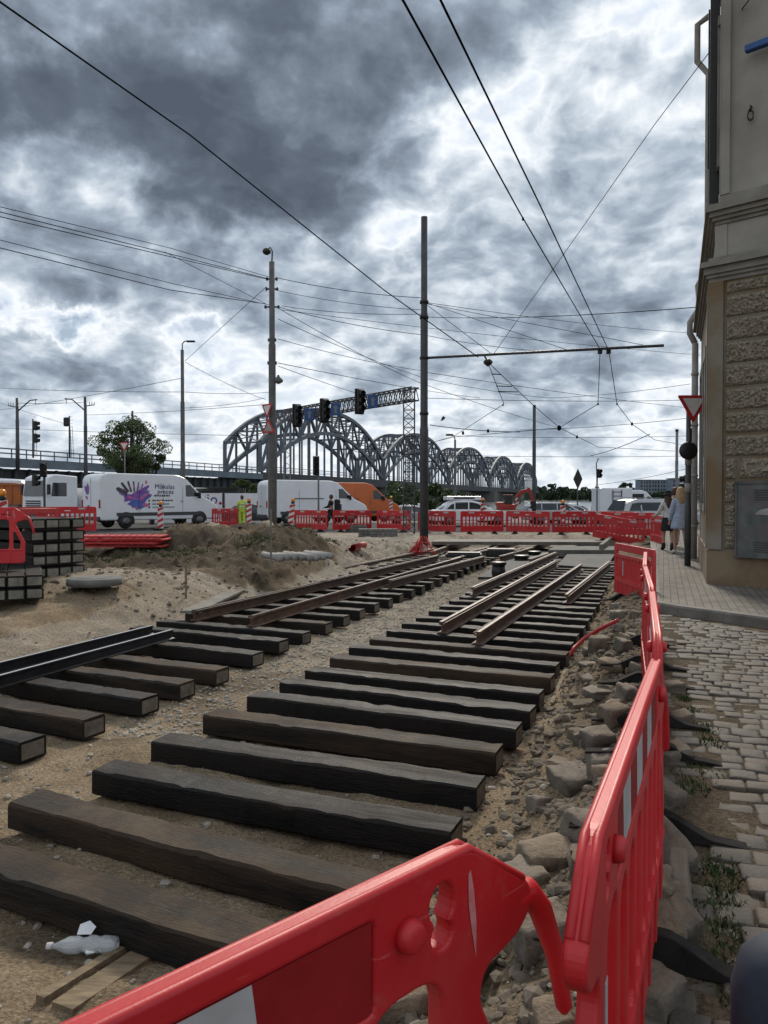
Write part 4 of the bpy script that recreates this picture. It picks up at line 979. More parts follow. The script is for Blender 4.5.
# crushed bottle with a torn silver label
p = onz(85, 955); p.z = gz(p.x, p.y)
t = thing('plastic_bottle', 'crushed clear plastic bottle with a silver label lying on the sand behind the nearest barrier', 'bottle', (p.x, p.y, p.z+.045), .05)
my = Matrix.Rotation(PI/2, 4, 'Y')
pr = [(.012, -.15), (.014, -.125), (.03, -.105), (.043, -.07), (.044, -.03), (.035, -.012), (.034, .005), (.043, .02), (.042, .05), (.038, .065), (.043, .08), (.042, .12), (.034, .14), (.02, .148)]
b = MB().lathe(pr, 20, 0, my)
b.v = [(x, y*(1+.12*noise.noise(Vector((x*20, y*20, z*20)))), z*.8+.01*noise.noise(Vector((x*30, y*30, 4)))) for x, y, z in b.v]; b.build('bottle_body', 'clearplastic', t)
MB().lathe([(.014, -.165), (.015, -.148), (.015, -.14)], 14, 0, my).build('cap', 'whitecloth', t)
b = MB(); b.add([(-.045, .03, .03), (.02, .02, .035), (.035, .045, .055), (.0, .07, .07), (-.04, .06, .06)], [(0, 1, 2, 3, 4)]); b.build('torn_label', 'label', t)
for i, (px, py, s, w) in enumerate([(165, 886, .05, 'flat tan stone chip on the sand between the front sleepers'), (50, 848, .035, 'small brown pebble between the two nearest right-hand sleepers'), (540-255, 860, .03, 'pale chip in the sand by the second sleeper')]):
    p = onz(px, py); v, f = sett_verts(s, s*.8, s*.5, rr, .006, 1); o = MB().add(v, f, 0, False).build('stone_chip', 'pebble', loc=(p.x, p.y, p.z+s*.2)); tag(o, w, 'stone')
# navy rubber-capped bollard at the lower right corner
p = on(778, 1060, 0.0); 
t = thing('rubber_bollard', 'dark navy rounded cap of a low bollard at the bottom right corner', 'bollard', (.600, 1.13, 0))
MB().lathe([(.03, -.05), (.03, .74)], 16).build('post', 'darkpole', t)
MB().lathe([(.03, .70), (.06, .72), (.078, .78), (.078, .86), (.066, .91), (.042, .935), (.01, .942)], 24).build('cap', 'navy', t)
# ------------------------------------------------------------------ corner building
BZ = .118
def face_mx(o, ex, n):                 # local x along the wall, y out of the wall, z up
    return Matrix(((ex.x, n.x, 0, o.x), (ex.y, n.y, 0, o.y), (0, 0, 1, 0), (0, 0, 0, 1)))
BLEN, CLEN = 5.2, 4.4
def footprint(o, L1=BLEN, L2=CLEN):    # outset of the two street faces
    F = C0+FD*L1; Rr = C0+CDIR*L2
    # corner = intersection of both offset lines
    p1 = C0+FN*o; p2 = C0+CN*o; d1, d2 = FD, CDIR
    den = d1.x*d2.y-d1.y*d2.x; t = ((p2.x-p1.x)*d2.y-(p2.y-p1.y)*d2.x)/den; c = p1+d1*t
    a = F+FN*o+(FD*o if o > 0 else Vector((0, 0))); b_ = Rr+CN*o
    return [tuple(a), tuple(c), tuple(b_), (b_.x+9, b_.y+2), (a.x+9, a.y+4)]
bl = thing('corner_building', 'old grey plastered corner building with rusticated lower storey at the right', 'building', (C0.x, C0.y, 0))
def bpart(b, name, m, parent=None):
    o = b.build(name, m, parent or bl)
    o.matrix_parent_inverse = Matrix.Translation((-C0.x, -C0.y, 0)) if parent is None or parent == bl else Matrix.Identity(4); return o
def slab(z0, z1, o, name, m): 
    b = MB().prism(footprint(o), z0, z1); ob = bpart(b, name, m); fixn(ob); return ob
slab(-.3, .70, .0, 'plinth', 'plinth')
slab(.70, 5.28, -.03, 'lower_wall', 'plaster_low')
def cornice(z0, prof, name='cornice'):
    b = MB()
    for (za, zb, o) in prof: b.prism(footprint(o), z0+za, z0+zb)
    ob = bpart(b, name, 'cornice'); fixn(ob)
cornice(5.28, [(0, .07, .0), (.07, .13, .04), (.13, .24, .08), (.24, .30, .15), (.30, .34, .12), (.34, .42, .0)])
slab(5.70, 6.28, -.14, 'frieze_wall', 'plaster')
cornice(6.28, [(0, .06, -.10), (.06, .12, -.05), (.12, .20, .0), (.20, .26, .06), (.26, .34, -.02), (.34, .5, -.16)])
slab(6.78, 15.5, -.24, 'upper_wall', 'plaster')
cornice(15.5, [(0, .2, -.1), (.2, .4, .05), (.4, .6, .3)])
MC = face_mx(C0, CDIR, CN); MF = face_mx(C0, FD, FN)
b = MB()
b.box((.125, -.005, 3.0), (.25, .05, 4.56), mx=MC); b.box((.10, -.005, 3.0), (.20, .05, 4.56), mx=MF)
bpart(b, 'corner_pilaster', 'plaster_low')
b = MB().box((.155, -.20, 6.0), (.20, .16, .55), mx=MC); b.box((.20, -.215, 11.1), (.14, .09, 8.6), mx=MC); b.box((.2, -.215, 11.1), (.14, .09, 8.6), mx=MF)
bpart(b, 'upper_pilaster', 'plaster')
# rusticated blocks with a pitted face
r4 = random.Random(21); b = MB()
def block(x0, x1, z0, z1, mx, out=.045, res=.02):
    nx = max(2, int((x1-x0)/res)); nz_ = max(2, int((z1-z0)/res)); vs = []; fs = []; sd_ = r4.uniform(0, 90)
    for j in range(nz_+1):
        for i in range(nx+1):
            u, v = i/nx, j/nz_; x = x0+(x1-x0)*u; z = z0+(z1-z0)*v
            e = min(u*(x1-x0), (1-u)*(x1-x0), v*(z1-z0), (1-v)*(z1-z0))
            q = Vector((x*24, z*24, sd_)); d = noise.noise(q)*.034+noise.noise(q*2.3)*.018
            y = 0 if e < 1e-6 else (out*.75 if e < res*1.3 else out+d)
            vs.append((x, -.03+y, z))
    for j in range(nz_):
        for i in range(nx): a = j*(nx+1)+i; fs.append((a, a+1, a+nx+2, a+nx+1))
    b.add(vs, fs, 0, False, mx)
CABX0, CABX1, CABZ0, CABZ1 = .50, 2.3, .62, 1.86
zrow = .74; k = 0
while zrow < 5.15:
    z1 = min(zrow+.345, 5.24)
    if z1 < 1.98: block(.285, CABX0-.03, zrow, z1, MC)
    elif zrow < 1.95: block(.285, CABX0-.03, zrow, z1, MC); block(CABX0+.02, 3.9, max(zrow, CABZ1+.06), z1, MC, res=.035)
    else:
        block(.285, 1.9, zrow, z1, MC, res=.022); block(1.93, 3.9, zrow, z1, MC, res=.04)
    zrow += .392
bpart(b, 'rusticated_blocks', 'rustic')
cb = bpart(MB().rbox(((CABX0+CABX1)/2, .0, (CABZ0+CABZ1)/2), (CABX1-CABX0, .12, CABZ1-CABZ0), .01, mx=MC), 'meter_cabinet', 'cabinet')
def sub(b, name, m, parent): 
    o = b.build(name, m, parent); o.matrix_parent_inverse = Matrix.Identity(4); return o
fr = MB()
for (x, z, w, h) in [((CABX0+CABX1)/2, CABZ1, CABX1-CABX0+.06, .045), ((CABX0+CABX1)/2, CABZ0, CABX1-CABX0+.06, .03), (CABX0, (CABZ0+CABZ1)/2, .03, CABZ1-CABZ0), (1.42, (CABZ0+CABZ1)/2, .02, CABZ1-CABZ0-.05)]: fr.box((x, .045, z), (w, .07, h), mx=MC)
sub(fr, 'cabinet_frame', 'cabinet', cb)
lv = MB()
for z0 in (.72, 1.58):
    for i in range(5): lv.box((1.0, .068, z0+i*.038), (.42, .014, .014), mx=MC, rx=.4)
sub(lv, 'louvre', 'trim', cb)
pp = MB(); ps = [(.80, 1.33), (.86, 1.40), (1.02, 1.44), (1.3, 1.43), (1.34, 1.34), (1.1, 1.31)]
pp.add([(x, .066+.01*(i % 2), z) for i, (x, z) in enumerate(ps)], [tuple(range(6))], 0, False, MC); sub(pp, 'torn_paper', 'concrete', cb)
bpart(MB().box((1.15, .03, 2.06), (.5, .14, .04), mx=MC), 'ledge', 'cornice')
# windows of the street side, seen almost edge-on
for i, (x, z0, z1) in enumerate([(2.2, 1.5, 4.3), (4.4, 1.5, 4.3)]):
    w = bpart(MB().box((x, -.065, (z0+z1)/2), (1.1, .1, z1-z0), mx=MF), 'window', 'win_dark')
    f = MB()
    for (cx, cz, ww, hh) in [(x-.62, (z0+z1)/2, .14, z1-z0+.2), (x+.62, (z0+z1)/2, .14, z1-z0+.2), (x, z1+.1, 1.5, .16), (x, z0-.08, 1.5, .14)]: f.box((cx, -.04, cz), (ww, .09, hh), mx=MF)
    sub(f, 'window_frame', 'cornice', w)
for i, (x, z0, z1) in enumerate([(1.2, 7.6, 9.9), (3.4, 7.6, 9.9), (1.2, 11.2, 13.6), (3.4, 11.2, 13.6)]):
    w = bpart(MB().box((x, -.26, (z0+z1)/2), (1.0, .1, z1-z0), mx=MF), 'window', 'win_dark')
    f = MB()
    for (cx, cz, ww, hh) in [(x-.56, (z0+z1)/2, .12, z1-z0+.2), (x+.56, (z0+z1)/2, .12, z1-z0+.2), (x, z1+.1, 1.4, .16), (x, z0-.08, 1.4, .14)]: f.box((cx, -.2, cz), (ww, .12, hh), mx=MF)
    sub(f, 'window_frame', 'cornice', w)
# dark iron fire ladder / shutter strip on the upper street side
bpart(MB().box((.75, -.1, 9.2), (.05, .16, 4.6), mx=MF).box((1.7, -.1, 9.4), (.05, .16, 3.0), mx=MF), 'shutter', 'black')
dp = MB()
def onf(x, y, z, mx=MF): return mx @ Vector((x, y, z))
dp.tube([onf(5.3, .10, .15), onf(5.3, .10, 5.25)], .075, 12); dp.tube([onf(5.3, .10, 5.25), onf(5.3, .22, 5.5), onf(5.3, .22, 5.75), onf(5.3, .0, 6.1), onf(5.3, .05, 6.6), onf(5.3, -.15, 7.0), onf(5.3, -.15, 11.5), onf(5.3, .10, 11.85), onf(5.3, .10, 12.7), onf(5.3, -.15, 12.85)], .07, 12)
for z in (.9, 2.1, 3.3, 4.5): dp.tube([onf(5.3, .10, z), onf(5.3, .10, z+.06)], .088, 12)
bpart(dp, 'drainpipe', 'concrete')
hk = MB(); r_ = [(1.36+.07*math.sin(q), 0, .07*math.cos(q)) for q in [PI*2*i/12 for i in range(13)]]
def ring(cx, cz, rad, tr, y=-.17): return [onf(cx+rad*math.sin(q), y, cz+rad*1.5*math.cos(q), MC) for q in [PI*2*i/14 for i in range(15)]]
hk.tube([onf(.60+.045*math.sin(q*1.0), -.17+.01*math.sin(q*2), 7.98+.085*math.cos(q)+.004*q, MC) for q in [PI*2*i/12 for i in range(26)]], .009, 6); hk.tube([onf(.60, -.24, 8.16, MC), onf(.61, -.15, 8.15, MC), onf(.60, -.16, 8.06, MC)], .014, 6)
bpart(hk, 'iron_ring', 'black')
# blue signboard arm high on the corner
aw = thing('blue_sign_bracket', 'blue bar of a sign fixed high on the corner building', 'sign', MC @ Vector((1.15, .0, 9.05)))
MB().rbox((0, .05, 0), (1.2, .12, .11), .02, mx=Matrix.Rotation(math.atan2(CDIR.y, CDIR.x), 4, 'Z')).build('box', 'blue', aw)
MB().box((0, .18, 0), (.05, .3, .05), mx=Matrix.Rotation(math.atan2(CDIR.y, CDIR.x), 4, 'Z')).build('bracket', 'black', aw)

# ------------------------------------------------------------------ vehicles
def wheel(parent, x, y, r, side):
    t = MB().lathe([(r*.6, -.11), (r*.97, -.10), (r, -.06), (r, .06), (r*.97, .10), (r*.6, .11)], 20, 0, Matrix.Translation((x, y, r)) @ Matrix.Rotation(PI/2, 4, 'X')).build('wheel', 'tyre', parent)
    MB().lathe([(r*.62, -.115), (r*.5, -.09), (r*.15, -.12), (r*.15, .12), (r*.5, .09), (r*.62, .115)], 12, 0, Matrix.Translation((x, y, r)) @ Matrix.Rotation(PI/2, 4, 'X')).build('rim', 'rim', t)
def body(profile, w, taper, mname, parent, bev=.07, name='body', zt=1.0):
    v, f = shape2d([profile], w, bev, 3); zs = [p[1] for p in profile]; z0, z1 = min(zs), max(zs)
    vs = []
    for q in v:
        x, y, z = q.x, -q.z, q.y; t = max(0, (z-zt)/(z1-zt)) if z1 > zt else 0; vs.append((x, y*(1-taper*t*t**.3), z))
    b = MB().add(vs, f); o = b.build(name, mname, parent); return o
def vwin(parent, poly, w, taper, zt, z1, name='side_window', m='glass', off=.006):
    for s in (-1, 1):
        vs = []
        for x, z in poly:
            t = max(0, (z-zt)/(z1-zt)); vs.append((x, s*((w/2)*(1-taper*t*t**.3)+off), z))
        MB().add(vs, [tuple(range(len(vs))) if s < 0 else tuple(range(len(vs)))[::-1]]).build(name, m, parent)
VANP = [(.0, .42), (.0, 2.45), (.12, 2.68), (.5, 2.78), (4.3, 2.76), (4.85, 2.60), (5.9, 1.62), (6.72, 1.22), (6.88, .98), (6.92, .42)]
def van(name, label, loc, rz, paint, cat='van', group=None):
    t = thing(name, label, cat, loc, rz, group); W = 1.98
    body(rnd(VANP, .12, 3), W, .09, paint, t)
    vwin(t, [(4.82, 1.62), (4.82, 2.22), (5.1, 2.24), (5.75, 1.62)], W, .09, 1.0, 2.78)
    MB().add([(5.82, -.82, 1.70), (5.82, .82, 1.70), (4.98, .74, 2.50), (4.98, -.74, 2.50)], [(0, 1, 2, 3)], 0, False, Matrix.Translation((.03, 0, .035))).build('windscreen', 'glass', t)
    b = MB()
    for s in (-1, 1): b.box((3.3, s*(W/2+.004), .72), (4.9, .03, .17))
    b.rbox((6.86, 0, .55), (.16, 1.9, .34), .05); b.rbox((.0, 0, .52), (.14, 1.9, .2), .03)
    b.build('trim', 'trim', t)
    for x in (1.35, 5.65):
        for s in (-1, 1):
            v, f = shape2d([[(x+.46*math.cos(q), max(.30, .40+.44*math.sin(q))) for q in [PI*i/12 for i in range(-1, 14)]]], .02)
            MB().add(v, f, 0, False, Matrix.Translation((0, s*(W/2+.001), 0)) @ UP).build('wheel_arch', 'black', t)
            wheel(t, x, s*(W/2-.08), .35, s)
    b = MB()
    for s in (-1, 1):
        for x in (2.1, 3.45, 4.62): b.box((x, s*(W/2+.003), 1.5), (.012, .006, 1.35))
    b.box((-.003, 0, 1.6), (.008, .018, 1.9)); b.build('door_seam', 'trim', t)
    if not name.startswith('printed'): MB().box((2.7, -(W/2+.008), 1.62), (2.1, .02, .045)).build('slide_rail', 'black', t)
    for s in (-1, 1):
        MB().rbox((-.005, s*.9, 1.25), (.05, .13, .42), .02).build('tail_lamp', 'lampred', t)
        MB().rbox((6.75, s*.8, 1.02), (.16, .26, .24), .04).build('headlight', 'lampwhite', t)
        MB().rbox((5.55, s*(W/2+.14), 1.68), (.12, .18, .32), .03).build('mirror', 'black', t)
        MB().rbox((4.55, s*(W/2+.012), 1.38), (.16, .02, .03), .005).build('door_handle', 'trim', t)
    MB().box((-.012, -.25, 1.05), (.01, .5, .12)).build('number_plate', 'plate', t)
    MB().box((-.012, .25, 1.12), (.02, .2, .1)).build('door_handle', 'black', t)
    return t
def on_side(t, polys, m, name, W=1.98, y=None, taper=.09):
    b = MB()
    for poly in polys:
        vs = []
        for x, z in poly:
            tt = max(0, (z-1.0)/1.78); vs.append((x-.12, -((W/2)*(1-taper*tt*tt**.3)+.009), z))
        b.add(vs, [tuple(range(len(vs)))])
    return b.build(name, m, t)
def place_rear(px, d): p = at(px, 500, d); return p
p = at(78, 500, 38.6)
v1 = van('printed_van', 'white high-roofed van with a purple painted-hand print, behind the dirt bank', (p.x+.76, p.y-.3, .06), R(47), 'wwhite')
# hand-print artwork: palm splash, fingers, brushes
r5 = random.Random(8)
def blob(cx, cz, rx, rz_, n=14, j=.2, rot=0):
    out = []
    for i in range(n):
        a = 2*PI*i/n; q = 1+r5.uniform(-j, j); x, z = rx*q*math.cos(a), rz_*q*math.sin(a); out.append((cx+x*math.cos(rot)-z*math.sin(rot), cz+x*math.sin(rot)+z*math.cos(rot)))
    return out
def strip(x0, z0, x1, z1, w0, w1):
    d = Vector((x1-x0, z1-z0)).normalized(); n = Vector((-d.y, d.x)); return [(x0+n.x*w0, z0+n.y*w0), (x1+n.x*w1, z1+n.y*w1), (x1+d.x*w1, z1+d.y*w1), (x1-n.x*w1, z1-n.y*w1), (x0-n.x*w0, z0-n.y*w0)]
pr = on_side(v1, [blob(2.25, 1.45, .62, .28, j=.3, rot=.5), blob(1.75, 1.55, .45, .2, j=.3), strip(1.9, 1.6, 2.75, 2.15, .18, .06), strip(1.9, 1.4, 2.9, 1.7, .13, .04)], 'vp_purple', 'side_print')
def subp(polys, m, dy=.003):
    o = on_side(v1, polys, m, 'print_colour'); 
    for v in o.data.vertices: v.co.y -= dy
    o.parent = pr
subp([blob(2.05, 1.25, .42, .2, j=.35, rot=-.2), strip(2.1, 1.5, 2.7, 1.95, .09, .03), strip(1.7, 1.35, 2.3, 1.0, .08, .03), blob(2.6, 1.6, .25, .1, rot=.6)], 'vp_blue')
subp([blob(2.45, 1.62, .35, .09, j=.3, rot=.6), strip(1.55, 1.62, 2.2, 1.45, .06, .02), blob(2.55, 1.18, .18, .1), strip(2.0, 1.1, 2.1, .92, .07, .02)], 'vp_pink', .005)
subp([strip(1.55, 1.75, 1.05, 2.0, .12, .10), strip(1.62, 1.85, 1.28, 2.28, .07, .06), strip(1.78, 1.85, 1.62, 2.36, .05, .05), strip(1.95, 1.85, 1.92, 2.36, .04, .04)], 'vp_black')
subp([strip(2.1, 1.85, 2.2, 2.35, .05, .03), strip(1.35, 1.7, 1.15, 1.8, .05, .04), strip(2.28, 1.8, 2.42, 2.25, .04, .03)], 'vp_purple')
subp([strip(1.42, 1.93, 1.36, 2.0, .03, .03), strip(1.7, 2.05, 1.67, 2.15, .03, .03), strip(1.93, 2.1, 1.92, 2.18, .03, .03), blob(2.62, 2.36, .06, .09)], 'vp_pink', .005)
o = MB().add([(-.008, y, z) for y, z in [(.2, 1.75), (.45, 1.7), (.62, 1.95), (.7, 2.2), (.5, 2.1), (.3, 2.3), (.15, 2.05)]], [tuple(range(7))[::-1]]).build('rear_print', 'vp_purple', v1)
o = MB().add([(-.008, y, z) for y, z in [(.3, 1.45), (.5, 1.5), (.6, 1.68), (.35, 1.62)]], [tuple(range(4))[::-1]]).build('rear_print', 'vp_pink', v1)
def van_text(t, s, size, x, z, m='print_navy', name='lettering'):
    v, f = text2d(s, size, .002); tt = max(0, (z-1.0)/1.78); y = -((1.98/2)*(1-.09*tt*tt**.3)+.012)
    MB().add(v, f, 0, False, Matrix.Translation((x, y, z)) @ UP).build(name, m, t)
van_text(v1, 'Mākslas', .36, 2.98, 2.02); van_text(v1, 'preces', .36, 3.12, 1.76); rows = []
for (z, x0, x1, h) in [(1.62, 3.06, 3.95, .09), (1.38, 2.95, 4.1, .07), (1.20, 2.95, 3.9, .06), (1.04, 2.95, 4.2, .05)]:     # small print too worn to read
    x = x0
    while x < x1: w = r5.uniform(.05, .13); rows.append([(x, z), (x+w, z), (x+w, z+h), (x, z+h)]); x += w+.035
    if z < 1.5: rows.append([(2.72, z-.02), (2.80, z-.02), (2.80, z+.08), (2.72, z+.08)])
on_side(v1, rows, 'trim', 'small_print')
v2 = van('white_van', 'plain white high-roofed van beyond the lamp post, rear to the left', (*at(262, 500, 48)[:2], -.05), R(28), 'wwhite')
v3 = van('orange_van', 'orange high-roofed van mostly hidden behind the plain white van', (*at(303, 500, 53)[:2], -.1), R(22), 'orange')
p = at(596, 500, 61)
v4 = van('white_minibus', 'white panel van with an open dark side door in the distance, right of the centre', (p.x, p.y, -.42), R(8), 'wwhite'); v4.scale = (.80, .9, .96)
vwin(v4, [(2.9, .8), (2.9, 2.45), (4.5, 2.45), (4.5, .8)], 1.98, .09, 1.0, 2.78, 'open_door', 'black', .012)
# box-bodied lorry end beside it
p = at(593, 500, 60.5)
tb = thing('box_trailer', 'small white box trailer with ladder, just left of the distant panel van', 'trailer', (p.x+.6, p.y, -.42), R(5))
MB().rbox((.9, 0, 1.75), (2.6, 1.9, 2.1), .06).build('box', 'wwhite', tb)
b = MB()
for x in (.6, 1.3): b.box((x, -1.0, 1.7), (.05, .05, 1.9))
for i in range(6): b.box((.95, -1.0, .9+i*.32), (.7, .04, .04))
b.build('ladder', 'trim', tb); MB().box((.9, 0, .6), (2.7, 1.7, .25)).build('chassis', 'black', tb)
for s in (-1, 1):
    for x in (.2, 1.6): wheel(tb, x, s*.8, .3, s)

def car(label, loc, rz, paint, L=4.5, H=1.48, W=1.78, estate=False, extra=None, name='car'):
    t = thing(name, label, 'car', loc, rz)
    lo = [(.0, .30), (-.02, .62), (.05, .88), (.15, .93), (3.4, .93), (4.25, .80), (4.47, .62), (4.5, .30)]
    if estate: up_ = [(.05, .90), (.22, 1.30), (.42, 1.44), (.8, H), (2.3, H), (2.65, H-.06), (3.45, .90)]; wn = [(.32, .97), (.52, 1.33), (.85, 1.38), (2.3, 1.38), (2.6, 1.33), (3.12, .97)]
    else: up_ = [(.35, .90), (.75, 1.26), (1.15, H-.04), (1.7, H), (2.2, H-.02), (2.6, H-.12), (3.4, .90)]; wn = [(.68, .97), (.98, 1.24), (1.3, 1.36), (2.15, 1.36), (2.5, 1.28), (3.05, .97)]
    k = L/4.5; sc_ = lambda P_: [(x*k, z) for x, z in P_]
    body(rnd(sc_(lo), .1, 3), W, .0, paint, t, .06); body(rnd(sc_(up_), .08, 3), W-.06, .20, paint, t, .05, 'cabin', .85)
    wn = sc_(wn); vwin(t, wn, W-.06, .20, .85, H, off=.008)
    b = MB()
    for s in (-1, 1):
        for x in ((.95 if estate else 1.15)*k, 1.95*k): b.beam((x, s*(W/2-.02), .93), (x+.03, s*(W/2-.2), 1.42), .06)
    b.build('pillar', paint, t)
    x0 = up_[0][0]*k
    MB().add([(up_[0][0]*k+.02, -.7, .96), (up_[0][0]*k+.02, .7, .96), (up_[2][0]*k-.07, .58, H-.12), (up_[2][0]*k-.07, -.58, H-.12)], [(3, 2, 1, 0)], 0, False, Matrix.Translation((-.05, 0, .03))).build('rear_window', 'glass', t)
    MB().add([(3.30*k, -.7, .98), (3.30*k, .7, .98), (2.72*k, .58, H-.13), (2.72*k, -.58, H-.13)], [(0, 1, 2, 3)], 0, False, Matrix.Translation((.06, 0, .03))).build('windscreen', 'glass', t)
    for x in (.85*k, 3.65*k):
        for s in (-1, 1): wheel(t, x, s*(W/2-.09), .32, s)
    for s in (-1, 1):
        MB().rbox((.03, s*.68, .76), (.1, .3, .15), .03).build('tail_lamp', 'lampred', t)
        MB().rbox((4.40*k, s*.62, .66), (.14, .34, .13), .03).build('headlight', 'lampwhite', t)
        MB().rbox((2.75*k, s*(W/2+.06), 1.0), (.1, .16, .12), .03).build('mirror', paint, t)
    if extra == 'rack':
        MB().rbox((1.75, 0, H+.11), (2.0, 1.15, .22), .04).build('roof_sign', 'wwhite', t)
        MB().box((1.75, -.58, H+.11), (1.2, .01, .1)).build('roof_sign_stripe', 'trim', t)
    if extra == 'rails':
        [MB().tube([(.7, s*.62, H-.02), (.8, s*.62, H+.05), (2.2, s*.62, H+.05), (2.35, s*.62, H-.02)], .02, 6).build('roof_rail', 'rim', t) for s in (-1, 1)]
    return t
def car_px(px, d, rz, *a, **k):
    p = at(px, 500, d); return car(a[0], (p.x, p.y, gz(p.x, p.y) if p.y < 60 else -.40), R(rz), *a[1:], **k)
car_px(222, 54, 8, 'dark parked car behind the worker, in front of the white hoarding', 'darkcar')
car_px(385, 58, 5, 'silver car between the orange van and the tall dark pole', 'silver')
car_px(432, 44, 6, 'white car with a white box sign on its roof, right of the tall dark pole', 'wwhite', extra='rack')
car_px(524, 50, 3, 'silver estate car behind the far barriers left of centre right', 'silver', estate=True, extra='rails', H=1.46)
car_px(546, 60, 10, 'pale car just behind the silver estate car', 'silver')
car_px(592, 72, 170, 'small white car in the distance behind the silver estate', 'wwhite')
car_px(614, 38.5, 14, 'dark-windowed silver estate car left of the walking women', 'silver', estate=True, extra='rails', H=1.56, L=4.8)
# tipper lorry and white lorry at the left
def lorry_wheels(t, xs, w=2.3):
    for x in xs:
        for s in (-1, 1): wheel(t, x, s*(w/2-.12), .5, s)
p = at(-62, 500, 50)
t = thing('tipper_lorry', 'orange tipper lorry with a pale load at the left edge', 'lorry', (p.x, p.y, 0), R(0))
MB().box((3.2, 0, .85), (7.4, 1.0, .25)).build('chassis', 'black', t)
v, f = shape2d([rnd([(1.1, 1.15), (1.0, 2.45), (6.3, 2.45), (6.05, 1.15)], .08, 2)], 2.35, .04); MB().add(v, f, 0, False, UP).build('tipper_body', 'tipper', t)
b = MB()
for i in range(9): b.box((1.5+i*.55, -1.20, 1.8), (.09, .07, 1.2))
b.box((3.65, -1.2, 2.45), (5.3, .09, .1)); b.build('body_rib', 'tipper', t)
v, f = shape2d([rnd([(1.2, 2.4), (1.6, 2.75), (3.5, 2.9), (5.6, 2.8), (6.1, 2.4)], .2, 4)], 1.9, .3); MB().add(v, f, 0, True, UP).build('load_cover', 'wwhite', t)
MB().rbox((-.3, 0, 1.75), (1.9, 2.3, 2.2), .12).build('cab', 'tipper', t); lorry_wheels(t, (-.2, 4.2, 5.5))
p = at(66, 500, 47)
t = thing('white_lorry', 'white lorry cab behind the sleeper stacks, facing left', 'lorry', (p.x, p.y, 0), R(236))
v, f = shape2d([rnd([(0, .5), (0, 2.9), (1.5, 3.0), (1.95, 2.8), (2.1, 1.7), (2.15, .45)], .12, 3)], 2.4, .08, 2); MB().add(v, f, 0, False, UP).build('cab', 'wwhite', t)
MB().add([(2.16, -1.0, 1.72), (2.16, 1.0, 1.72), (2.03, .95, 2.62), (2.03, -.95, 2.62)], [(0, 1, 2, 3)]).build('windscreen', 'glass', t)
for s in (-1, 1):
    MB().add([(.75, s*1.206, 1.7), (1.75, s*1.206, 1.7), (1.65, s*1.206, 2.5), (.75, s*1.206, 2.5)], [(0, 1, 2, 3) if s < 0 else (3, 2, 1, 0)]).build('side_window', 'glass', t)
    MB().rbox((2.0, s*1.35, 2.1), (.15, .2, .6), .04).build('mirror', 'black', t); MB().rbox((2.14, s*.9, .8), (.08, .4, .2), .03).build('headlight', 'lampwhite', t)
g = MB()
for i in range(4): g.box((2.165, 0, 1.0+i*.14), (.03, 1.5, .07))
g.build('grille', 'black', t); MB().rbox((2.15, 0, .55), (.2, 2.35, .3), .05).build('bumper', 'trim', t)
MB().box((-2.2, 0, .85), (5.5, 1.0, .25)).build('chassis', 'black', t); MB().rbox((-2.5, 0, 1.6), (4.2, 2.3, 1.2), .05).build('flat_body', 'wwhite', t); lorry_wheels(t, (1.2, -3.2))
# red excavator beyond the far barriers
p = at(506, 500, 46)
t = thing('excavator', 'red excavator with its boom raised behind the far barriers', 'excavator', (p.x, p.y, .35), 0); t.scale = (.62, .62, .62)
MB().rbox((0, 0, 1.15), (1.7, 1.4, .55), .12).build('body', 'exred', t); MB().rbox((-.6, 0, 1.45), (.7, 1.3, .35), .1).build('engine_cover', 'exred', t)
MB().rbox((.15, -.3, 1.85), (.8, .7, .9), .07).build('cab', 'glass', t); MB().rbox((.15, -.3, 2.33), (.86, .78, .06), .02).build('cab_roof', 'exred', t)
for s in (-1, 1): v, f = shape2d([rnd([(-1.1, .05), (-1.1, .6), (1.1, .6), (1.1, .05)], .28, 5)], .35, .03); MB().add(v, f, 0, False, Matrix.Translation((0, s*.6, 0)) @ UP).build('track', 'tyre', t)
v, f = shape2d([rnd([(.75, 1.1), (.85, 2.1), (1.35, 2.75), (2.2, 2.95), (2.25, 2.7), (1.6, 2.45), (1.15, 1.95), (1.1, 1.1)], .1, 3)], .22, .02); MB().add(v, f, 0, False, UP).build('boom', 'exred', t)
v, f = shape2d([rnd([(2.0, 3.05), (2.3, 3.0), (2.75, 1.7), (2.5, 1.65)], .06, 2)], .2, .02); MB().add(v, f, 0, False, UP).build('dipper_arm', 'exred', t)
v, f = shape2d([rnd([(2.3, 1.7), (2.85, 1.75), (2.9, 1.2), (2.5, .95), (2.2, 1.1), (2.45, 1.3)], .06, 2)], .5, .02); MB().add(v, f, 0, False, UP).build('bucket', 'black', t)
b = MB()
for z in (.9, 1.3, 1.7): b.add([(.84, -.13, z), (1.1, -.13, z+.2), (1.12, -.13, z+.4), (.85, -.13, z+.2)], [(0, 1, 2, 3)])
b.build('warning_stripe', 'signwhite', t); b = MB().tube([(1.3, 0, 1.4), (1.7, 0, 2.5)], .06, 8).build('ram', 'rim', t)
